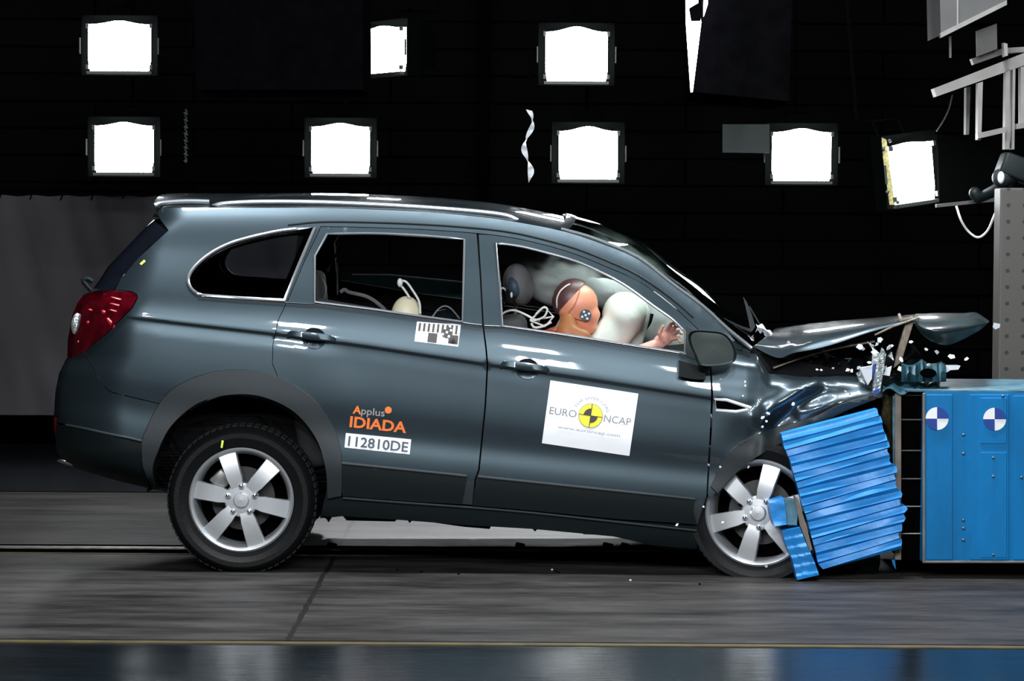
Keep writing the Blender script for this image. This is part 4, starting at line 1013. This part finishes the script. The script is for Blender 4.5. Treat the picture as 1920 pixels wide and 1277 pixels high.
b = bmesh.new(); prism(b, [(1150, 668), (1400, 650), (1400, 760), (1150, 760)], .3, 1.5); build('dashboard', b, M['interior'], car, smooth=False)

# driver dummy
dm = empty('crash_test_dummy', P(1040, 800, .5), 'salmon coloured crash test dummy in the driving seat, head pitched into the white air bag', 'crash test dummy')
b = bmesh.new(); Yh = .46
ell(b, P(1083, 572, Yh), (.098, .078, .105), Matrix.Rotation(.5, 3, 'Y')); ell(b, P(1098, 594, Yh), (.066, .062, .078), Matrix.Rotation(.45, 3, 'Y')); ell(b, P(1104, 612, Yh), (.040, .045, .04)); ell(b, P(1118, 590, Yh), (.022, .018, .026)); ell(b, P(1112, 606, Yh), (.022, .026, .012))
caps(b, P(1072, 600, Yh+.01), .055, P(1052, 640, Yh+.02), .06)
caps(b, P(1045, 650, .5), .10, P(1010, 780, .5), .14)
caps(b, P(1045, 652, .36), .07, P(1048, 660, .66), .07)
remeshed('body', b, M['skin'], dm, .008, 4)
b = bmesh.new(); # brown skull cap at the back of the head
ell(b, P(1075, 563, Yh+.012), (.103, .080, .108), Matrix.Rotation(.5, 3, 'Y'), 32)
bmesh.ops.bisect_plane(b, geom=b.verts[:]+b.edges[:]+b.faces[:], plane_co=P(1083, 575, Yh)+Vector((-.68, 0, .62))*.058, plane_no=Vector((-.68, 0, .62)), clear_inner=True); bmesh.ops.solidify(b, geom=b.faces[:], thickness=.006); build('skull_cap', b, M['capbrown'], dm)
b = bmesh.new(); tube(b, [P(x, y, Yh-d) for x, y, d in cr([(1045, 577, .03), (1044, 562, .045), (1050, 547, .05), (1062, 536, .045), (1072, 532, .03)], 4)], .004, 6); build('cap_rim', b, M['cable'], dm)
def headY(x, y): 
    dx = (x-1086)/40.; dy = (y-578)/45.; return Yh-.076*math.sqrt(max(.02, 1-min(.98, dx*dx+dy*dy)))
b = bmesh.new(); tube(b, [P(x, y, headY(x, y)-.006) for x, y in cr([(1088, 542), (1083, 558), (1076, 574), (1066, 588), (1080, 596), (1090, 600)], 4)], .0028, 6); build('face_seam', b, M['skin_dark'], dm)
tgt = (1098, 591); b = bmesh.new(); decal_add(b, disc2d(*tgt, 11, 28), lambda x, y: Yh-.083, .004); t_ = build('target_sticker', b, M['navy'], dm); t_['label'] = 'round dark sticker with white checks'
b = bmesh.new()
for dx, dy in ((0, 0), (5, -5), (-5, 5), (-5, -5), (5, 5)): decal_add(b, rotp(tgt, [(dx-1.9, dy-1.9), (dx+1.9, dy-1.9), (dx+1.9, dy+1.9), (dx-1.9, dy+1.9)], 20), lambda x, y: Yh-.083, .006)
build('checks', b, M['white'], t_)
b = bmesh.new(); caps(b, P(1064, 600, .40), .040, P(1066, 628, .38), .055); caps(b, P(1062, 622, .38), .05, P(1094, 632, .37), .038); remeshed('neck_shield', b, M['skin_dark'], dm, .008, 4)
b = bmesh.new(); caps(b, P(1030, 650, .42), .085, P(1000, 760, .45), .13); caps(b, P(1048, 640, .42), .05, P(1014, 640, .40), .045); remeshed('jacket', b, M['shirt'], dm, .01, 4)
# raised hand against the door post, joined to a forearm
b = bmesh.new(); Yd = .40
pw = P(1226, 648, Yd)
caps(b, P(1110, 668, Yd), .042, P(1170, 672, Yd), .036); caps(b, P(1170, 672, Yd), .036, pw, .028)
ell(b, P(1248, 632, Yd), (.040, .020, .046), Matrix.Rotation(.7, 3, 'Y')); ell(b, P(1238, 641, Yd), (.034, .022, .034))
fing = [((1250, 620), (1258, 607), (1266, 603)), ((1257, 622), (1268, 611), (1275, 612)), ((1261, 628), (1273, 621), (1278, 626)), ((1261, 636), (1272, 634), (1275, 641))]
for k, f in enumerate(fing):
    q = [P(f[0][0], f[0][1], Yd-.01), P(f[1][0], f[1][1], Yd-.03), P(f[2][0], f[2][1], Yd-.03-.012)]
    caps(b, q[0], .0105, q[1], .0095, 10); caps(b, q[1], .0095, q[2], .008, 10)
caps(b, P(1243, 640, Yd-.015), .012, P(1236, 624, Yd-.035), .0105, 10); caps(b, P(1236, 624, Yd-.035), .0105, P(1243, 612, Yd-.035), .0085, 10)
remeshed('forearm_and_hand', b, M['skin_pink'], dm, .0042, 2)
# cables and bracket behind the dummy
wl = empty('wiring_loom', P(985, 600, .45), 'tangle of white measuring cables and a square wire frame behind the driver dummy', 'cables')
b = bmesh.new(); tube(b, [P(x, y, .42) for x, y in cr([(940, 590), (950, 584), (965, 582), (985, 590), (1000, 598), (1012, 602)], 4)], .0055, 6); build('cable', b, M['cable'], wl)
b = bmesh.new(); tube(b, [P(x, y, .40) for x, y in ((994, 601), (1021, 575), (1038, 594), (1022, 612), (994, 601))], .005, 6); tube(b, [P(994, 601, .4), P(1036, 594, .4)], .004, 6); tube(b, [P(x, y, .39) for x, y in cr([(1000, 602), (1020, 594), (1026, 580), (1018, 577), (1004, 590)], 4)], .005, 6); build('wire_frame', b, M['cable'], wl)
b = bmesh.new(); tube(b, [P(x, y, .44) for x, y in cr([(940, 560), (936, 548), (942, 540), (950, 545)], 4)], .005, 6); tube(b, [P(x, y, .40) for x, y in cr([(996, 606), (1002, 614), (1018, 612), (1034, 604)], 4)], .006, 6); build('cable', b, M['cable'], wl)
b = bmesh.new(); box(b, P(958, 555, .40), (.05, .04, .08), Matrix.Rotation(.3, 3, 'Y'), .012); build('sensor_box', b, M['interior'], wl)
b = bmesh.new(); ell(b, P(959, 553, .372), (.006, .004, .014)); build('sensor_light', b, M['shard'], wl)
# child dummies on the back seat
cd = empty('child_dummy', P(762, 600, .55), 'small child dummy with cream domed head and looped cable on the back seat', 'crash test dummy')
b = bmesh.new(); c_ = P(762, 592, .55); ell(b, c_, (.076, .07, .098)); caps(b, c_+Vector((0, 0, -.05)), .06, c_+Vector((0, 0, -.3)), .10); remeshed('body', b, M['cream'], cd, .01, 4)
b = bmesh.new(); tube(b, [P(x, y, .5) for x, y in cr([(768, 558), (758, 543), (751, 534), (752, 527), (762, 529), (774, 545), (786, 566), (788, 588)], 5)], .0055, 8); build('cable', b, M['cable'], cd)
b = bmesh.new(); ell(b, P(750, 530, .49), (.014, .014, .022)); build('cable_plug', b, M['cable'], cd)
ch = empty('child_restraint', P(830, 605, .7), 'dark child seat with a pale rounded hoop, right of the cream dome', 'child seat')
b = bmesh.new(); tube(b, [P(x, y, .6) for x, y in cr([(808, 602), (818, 584), (832, 574), (846, 579), (862, 598)], 5)], .005, 6); build('hoop', b, M['satin'], ch)
b = bmesh.new(); ell(b, P(835, 612, .66), (.085, .09, .085)); build('shell', b, M['plastic_dark'], ch)
c2 = empty('booster_restraint', P(620, 570, .9), 'dark child seat with a curved pale rim at the left of the rear door opening', 'child seat')
b = bmesh.new(); tube(b, [P(x, y, .8) for x, y in cr([(594, 516), (604, 522), (611, 538), (609, 556), (602, 570)], 5)], .006, 6); build('rim', b, M['satin'], c2)
b = bmesh.new(); box(b, P(592, 560, .9), (.10, .4, .28), Matrix.Rotation(-.1, 3, 'Y'), .04); build('shell', b, M['seat'], c2)
b = bmesh.new(); tube(b, [P(632, 486, .9), P(633, 552, .9)], .005, 6); build('upright', b, M['plastic'], c2)
b = bmesh.new(); rows = [[P(641, 452, 1.0), P(645, 452, 1.0)], [P(612, 508, .95), P(616, 510, .95)]]; grid_bm(rows, b, thick=.002); build('harness_strap', b, M['seat'], c2)
b = bmesh.new(); tube(b, [P(x, y, .8) for x, y in cr([(638, 548), (646, 543), (655, 548), (690, 557), (718, 577), (724, 588)], 5)], .009, 8, flat=.4); build('harness_strap', b, M['seatgrey'], c2)

# ------------------------------------------------------------------ blue barrier
ba = empty('crash_barrier', (P(1830, 1055, -.1).x, .4, 0), 'bright blue steel crash barrier block with two quartered round targets', 'barrier')
BX = P(1731, 900, -.06).x
zt = P(1800, 735, -.06).z; zb = P(1800, 1055, -.06).z
bm = bmesh.new(); box(bm, (BX+.9, .44, (zt+zb)/2), (1.8, 1.0, zt-zb), bev=.004); build('steel_block', bm, M['blue'], ba, smooth=False)
bm = bmesh.new(); box(bm, (BX+.87, .44, zt+.004), (1.9, 1.0, .008)); build('top_plate', bm, M['blue_top'], ba, smooth=False)
def bpan(name, x0, y0, x1, y1, m=M['blue'], dep=.006, Y=-.06):
    b = bmesh.new(); prism(b, [(x0, y0), (x1, y0), (x1, y1), (x0, y1)], Y-dep, Y+.002); bmesh.ops.bevel(b, geom=b.edges[:], offset=.002, segments=1, affect='EDGES'); build(name, b, m, ba, smooth=False)
bpan('side_plate', 1737, 740, 1786, 1050); bpan('side_plate', 1818, 740, 1892, 1050); bpan('access_cover', 1838, 746, 1888, 832, dep=.010); bpan('lower_cover', 1838, 848, 1888, 1046, dep=.009); bpan('side_plate', 1900, 742, 2100, 1050)
bpan('corner_angle', 1730, 737, 1735, 1054, M['tan'], .008); bpan('bottom_edge', 1730, 1052, 2100, 1056, M['tan'], .008)
for (x, y) in ((1806, 815), (1806, 850), (1806, 975), (1806, 990), (1806, 1012), (1862, 893), (1862, 1040), (1915, 895), (1880, 742), (1862, 858)):
    b = bmesh.new(); q = P(x, y, -.07); caps(b, q, .007, q-Vector((0, .006, 0)), .006, 8); build('bolt', b, M['steel'], ba)
for cx, cy in ((1757, 785), (1865, 786)):
    b = bmesh.new(); decal_add(b, disc2d(cx, cy, 21.5), lambda x, y: -.07, .003); t_ = build('round_target', b, M['white'], ba)
    b = bmesh.new(); decal_add(b, quad((cx, cy), 21.5, 270, 360), lambda x, y: -.07, .005); decal_add(b, quad((cx, cy), 21.5, 90, 180), lambda x, y: -.07, .005); build('blue_quadrants', b, M['targetblue'], t_)
# front frame with rubber cells
bpan('front_plate', 1678, 738, 1690, 1050, M['tan'], .02, Y=.0)
b = bmesh.new(); prism(b, [(1690, 742), (1730, 742), (1730, 1050), (1690, 1050)], .02, .9); build('honeycomb_core', b, M['black'], ba, smooth=False)
for y in (787, 845, 898, 950, 1001, 741): bpan('cell_divider', 1689, y-1.2, 1731, y+1.2, M['steel'], .012, Y=.02)
bpan('backing_sheet', 1674, 742, 1679, 1000, M['teal'], .01, Y=.01)
b = bmesh.new(); rows = []
for k in range(12):
    v = k/11; y = 740+v*120; rows.append([P(1650+v*18+3*math.sin(k*1.3), y, .12), P(1664+4*math.sin(k*2.1)+v*6, y, .07), P(1679, y, .12)])
grid_bm(rows, b, thick=.01); build('aged_honeycomb', b, M['olive'], ba)
b = bmesh.new(); rows = []
for k in range(16):
    x = 1655+k*7; rows.append([P(x, 735-8*math.sin(k*.9)*(1-k/16), -.05), P(x, 722+4*math.sin(k*1.7), .2), P(x+4, 716-4*(k % 3), .5)])
grid_bm(rows, b, thick=.01); build('crumpled_top_sheet', b, M['teal'], ba)
# crushed boxes above the barrier
b = bmesh.new(); rows = []
for k in range(20):
    v = k/19; x = 1690+v*84
    yt_ = 678+9*abs(math.sin(v*7))-6*math.sin(v*3.1); rows.append([P(x, 716, .05), P(x+2*math.sin(k), 700+4*math.sin(k*1.3), .03+.03*math.sin(k*2)), P(x, yt_+4, .06), P(x, yt_, .3), P(x, yt_+8, .5)])
grid_bm(rows, b, thick=.008); o = build('crumpled_blue_sheet', b, M['teal']); tag(o, 'crumpled teal blue sheet metal lying on the front end of the barrier top', 'sheet metal')
b = bmesh.new(); prism(b, disc2d(1741, 700, 15, 16), .0, .02); bmesh.ops.scale(b, vec=(1, 1, .6), space=Matrix.Translation(-P(1741, 700, 0)), verts=b.verts); build('dark_opening', b, M['black'], o)
b = bmesh.new(); prism(b, [(1757, 687), (1801, 686), (1797, 693), (1782, 694), (1776, 698), (1760, 696)], .1, .22)
tag(build('white_plate_fragment', b, M['shard'], smooth=False), 'flat white plate fragment sticking out over the barrier top', 'debris')

# torn blue honeycomb face
def fold(outl, ang, nf, Y0, amp, name, label, grp=None, top=None, skew=0):
    """pleated sheet: outline polygon, pleats run along ang"""
    a = math.radians(ang); ux, uy = math.cos(a), math.sin(a)
    def fn(x, y):
        d = -x*uy+y*ux; s = d/nf+.35*noise.noise(Vector((x/160., y/160., 2)))
        f = s % 1.0; saw = (f if f < .75 else (1-f)*3)
        return Y0+amp*saw + .012*noise.noise(Vector((x/40., y/40., 5))) + skew*(x-1465)
    bm = panel_bm(outl, [], fn, step=4, dstep=4, flange=.16)
    return fn, bm
FH = [(1465, 814), (1520, 812), (1538, 808), (1600, 786), (1643, 767), (1650, 766), (1654, 790), (1662, 812), (1668, 838), (1678, 862), (1676, 880), (1684, 905), (1682, 925), (1690, 930), (1686, 940), (1700, 962), (1690, 968), (1688, 985), (1692, 1000), (1690, 1025), (1664, 1026), (1640, 1030), (1600, 1048), (1560, 1066), (1548, 1068), (1534, 1054), (1520, 1000), (1500, 930), (1484, 870), (1470, 836)]
LH = [(1465, 814), (1470, 836), (1484, 872), (1500, 930), (1520, 1000), (1534, 1056), (1545, 1068)]
RH = [(1645, 767), (1655, 795), (1666, 835), (1677, 872), (1683, 910), (1689, 950), (1690, 990), (1689, 1028)]
def along(c, v):
    L_ = [0]
    for a_, b_ in zip(c, c[1:]): L_.append(L_[-1]+math.hypot(b_[0]-a_[0], b_[1]-a_[1]))
    return float(np.interp(v*L_[-1], L_, [p[0] for p in c])), float(np.interp(v*L_[-1], L_, [p[1] for p in c]))
bm = bmesh.new(); rows = []; NP = 17; random.seed(3)
jag = [random.uniform(-7, 7) for _ in range(NP+1)]; jag[12] = 13; jag[13] = 9
for k in range(NP*5+1):
    v = k/(NP*5); pl = k//5; f = (k % 5)/5.0
    a = along(LH, v); b_ = along(RH, v); jx = jag[min(pl, NP)]*(1-abs(f-.4))*min(1, k/6)
    row = []
    for i in range(31):
        u = i/30; x = a[0]+(b_[0]+jx-a[0])*u; y = a[1]+(b_[1]-a[1])*u + 1.8*math.sin(u*3+pl*1.7)*(0 < k < NP*5)
        am = .022*(.7+.5*noise.noise(Vector((pl*3.3, u*2.2, 1))))*min(1, k/6)
        saw = f/.8 if f < .81 else 0.0
        row.append(P(x, y, -.13+.00018*(x-1465)-am*saw+.004*noise.noise(Vector((x/60., y/50., 5)))))
    rows.append(row)
grid_bm(rows, bm)
be = [e for e in bm.edges if len(e.link_faces) == 1]
g_ = bmesh.ops.extrude_edge_only(bm, edges=be); bmesh.ops.translate(bm, vec=Vector((0, .10, 0)), verts=[x for x in g_['geom'] if isinstance(x, bmesh.types.BMVert)])
o = build('pleated_sheet', bm, M['blue_foil'], angle=25, origin=P(1580, 1066, -.1)); tag(o, 'large pleated bright blue sheet crushed in front of the front wheel', 'honeycomb panel', 'torn blue honeycomb pieces')
b = bmesh.new(); prism(b, [(1490, 930), (1496, 935), (1512, 985), (1523, 1030), (1519, 1034), (1500, 985)], -.18, -.10); build('bent_edge_strip', b, M['tan'], o, smooth=False)
fn2, bm = fold([(1443, 944), (1470, 935), (1473, 956), (1475, 984), (1452, 987), (1446, 968)], 10, 40, -.19, .006, '', '')
o = build('honeycomb_block', bm, M['blue_foil'], origin=P(1458, 986, -.15)); tag(o, 'small blue honeycomb block in front of the front wheel hub', 'honeycomb block', 'torn blue honeycomb pieces')
b = bmesh.new(); prism(b, [(1470, 936), (1493, 938), (1496, 960), (1494, 985), (1475, 984), (1473, 956)], -.17, -.08); build('grey_side', b, M['blue_top'], o, smooth=False)
fn3, bm = fold([(1467, 996), (1500, 989), (1512, 1020), (1526, 1050), (1536, 1078), (1495, 1088), (1486, 1050), (1473, 1020)], -8, 18, -.20, .008, '', '')
o = build('honeycomb_strip', bm, M['blue_foil'], angle=25, origin=P(1500, 1087, -.17)); tag(o, 'narrow blue honeycomb strip hanging below, touching the floor beside the front wheel', 'honeycomb block', 'torn blue honeycomb pieces')
b = bmesh.new(); prism(b, [(1672, 1050), (1678, 1050), (1680, 1068), (1675, 1060)], -.02, .0); tag(build('blue_splinter', b, M['blue'], smooth=False), 'tiny blue splinter at the lower front corner of the barrier', 'debris')

# ------------------------------------------------------------------ flying fragments
def shard(x, y, Y, s, label, grp, m='shard', kind='glass_shard', ar=2.2):
    b = bmesh.new(); c_ = P(x, y, Y); n = random.choice([4, 5]); k = s/400.
    a0 = random.uniform(0, 6.28); vs = [Vector((math.cos(a0+i*6.28/n)*k*ar/1.6*random.uniform(.6, 1), 0, math.sin(a0+i*6.28/n)*k*random.uniform(.5, 1))) for i in range(n)]
    R3 = Matrix.Rotation(random.uniform(-1.2, 1.2), 3, 'Y') @ Matrix.Rotation(random.uniform(-.7, .7), 3, 'Z') @ Matrix.Rotation(random.uniform(-.5, .5), 3, 'X')
    A = [b.verts.new(c_+R3 @ v) for v in vs]; Bq = [b.verts.new(c_+R3 @ (v*.8+Vector((0, .006, 0)))) for v in vs]
    b.faces.new(A); b.faces.new(Bq[::-1])
    for i in range(n): b.faces.new((A[i], Bq[i], Bq[(i+1) % n], A[(i+1) % n]))
    bmesh.ops.recalc_face_normals(b, faces=b.faces)
    tag(build(kind, b, M[m], smooth=False), label, 'fragment', grp)
Lf = 'small pale fragment flying out above the crushed engine bay'
for x, y, s in ((1478, 643, 4), (1613, 650, 7), (1650, 637, 6), (1645, 645, 5), (1668, 652, 6), (1708, 641, 4), (1737, 655, 4), (1757, 660, 6), (1688, 692, 7), (1690, 674, 5), (1784, 668, 7), (1812, 673, 4), (1532, 693, 3), (1540, 694, 3), (1562, 690, 3), (1590, 694, 5), (1597, 695, 4), (1619, 655, 4), (1640, 660, 6), (1672, 648, 4), (1660, 690, 5), (1742, 685, 4), (1630, 680, 4), (1610, 690, 4), (1622, 736, 4), (1606, 745, 3)):
    shard(x, y, random.uniform(-.05, .2), s, Lf, 'fragments above the crushed engine bay')
shard(1868, 612, .2, 9, 'larger pale fragment flying free beyond the tip of the folded bonnet', None)
for x, y, s in ((1586, 734, 3), (1440, 775, 4), (1430, 783, 4), (1437, 790, 3), (1487, 757, 4), (1430, 800, 3), (1393, 742, 2)):
    shard(x, y, min(fdep(x, y), .1)-.045, s, 'small glassy chip flying close beside the crumpled front wing', 'chips beside the front wing')
for x, y, s in ((1329, 872, 3), (1350, 876, 3), (1403, 876, 3), (1319, 950, 3), (1269, 984, 4), (1355, 979, 3), (1408, 960, 4), (1432, 988, 3), (1413, 951, 3), (1437, 1062, 4)):
    shard(x, y, -.10, s, 'tiny bright chip flying around the front wheel', 'chips around the front wheel')
for x, y in ((1042, 1071), (1048, 1073), (1182, 1088), (1312, 1095), (745, 1068), (790, 1072), (1035, 1068), (860, 1076)):
    q = PZ(x, y, .004); b = bmesh.new(); ell(b, q, (.006, .006, .004), seg=8); tag(build('floor_chip', b, random.choice([M['shard'], M['black']])), 'tiny chip lying on the concrete in front of the car', 'fragment', 'chips on the concrete floor')
# trench cover debris below the car
for x, w_, lb in ((975, 18, 'black clamp by the tow rail below the front door seam'), (1140, 20, 'black clamp by the tow rail, left one of the close pair near the front wheel'), (1172, 16, 'black clamp by the tow rail, nearest to the front wheel'), (622, 18, 'black clamp by the tow rail just right of the rear wheel')):
    q = PZ(x, 1030, 0); b = bmesh.new(); box(b, q+Vector((0, 0, .015)), (w_/370., .08, .03), Matrix.Rotation(.2, 3, 'Y'), .008); tag(build('rail_clamp', b, M['black']), lb, 'clamp', 'black clamps by the tow rail')

# ------------------------------------------------------------------ air bag smoke
def smoke(name, c_, r_, dens_, label, rot=None, scale=6.):
    b = bmesh.new(); g_ = bmesh.ops.create_uvsphere(b, u_segments=24, v_segments=14, radius=1)
    m = bpy.data.materials.new('smoke'); m.use_nodes = True; nt = m.node_tree; nt.nodes.clear(); L = nt.links
    o_ = nt.nodes.new('ShaderNodeOutputMaterial'); v = nt.nodes.new('ShaderNodeVolumePrincipled'); v.inputs['Color'].default_value = (.95, .95, .95, 1)
    tc = nt.nodes.new('ShaderNodeTexCoord'); n = nt.nodes.new('ShaderNodeTexNoise'); n.inputs['Scale'].default_value = 1.9; n.inputs['Detail'].default_value = 4
    L.new(tc.outputs['Object'], n.inputs['Vector']); ln = nt.nodes.new('ShaderNodeVectorMath'); ln.operation = 'LENGTH'; L.new(tc.outputs['Object'], ln.inputs[0])
    mr = nt.nodes.new('ShaderNodeMapRange'); mr.inputs[1].default_value = 1.; mr.inputs[2].default_value = .2; L.new(ln.outputs['Value'], mr.inputs[0])
    n2 = nt.nodes.new('ShaderNodeMapRange'); n2.inputs[1].default_value = .42; n2.inputs[2].default_value = .7; L.new(n.outputs['Fac'], n2.inputs[0])
    mu = nt.nodes.new('ShaderNodeMath'); mu.operation = 'MULTIPLY'; L.new(mr.outputs[0], mu.inputs[0]); L.new(n2.outputs[0], mu.inputs[1])
    m2 = nt.nodes.new('ShaderNodeMath'); m2.operation = 'MULTIPLY'; m2.inputs[1].default_value = dens_; L.new(mu.outputs[0], m2.inputs[0]); L.new(m2.outputs[0], v.inputs['Density'])
    L.new(v.outputs[0], o_.inputs['Volume'])
    me = bpy.data.meshes.new(name); b.to_mesh(me); b.free(); me.materials.append(m)
    o = bpy.data.objects.new(name, me); C.objects.link(o); o.location = c_; o.scale = r_
    if rot is not None: o.rotation_euler = rot
    tag(o, label, 'smoke', kind='stuff')
smoke('airbag_smoke', P(1060, 528, .62), (.27, .14, .14), 60, 'white air bag smoke drifting above the dummy head inside the car', (0, .25, 0))
smoke('windscreen_smoke', P(1190, 490, .9), (.28, .3, .085), 14, 'thin smoke rising along the outside of the windscreen', (0, .62, 0))
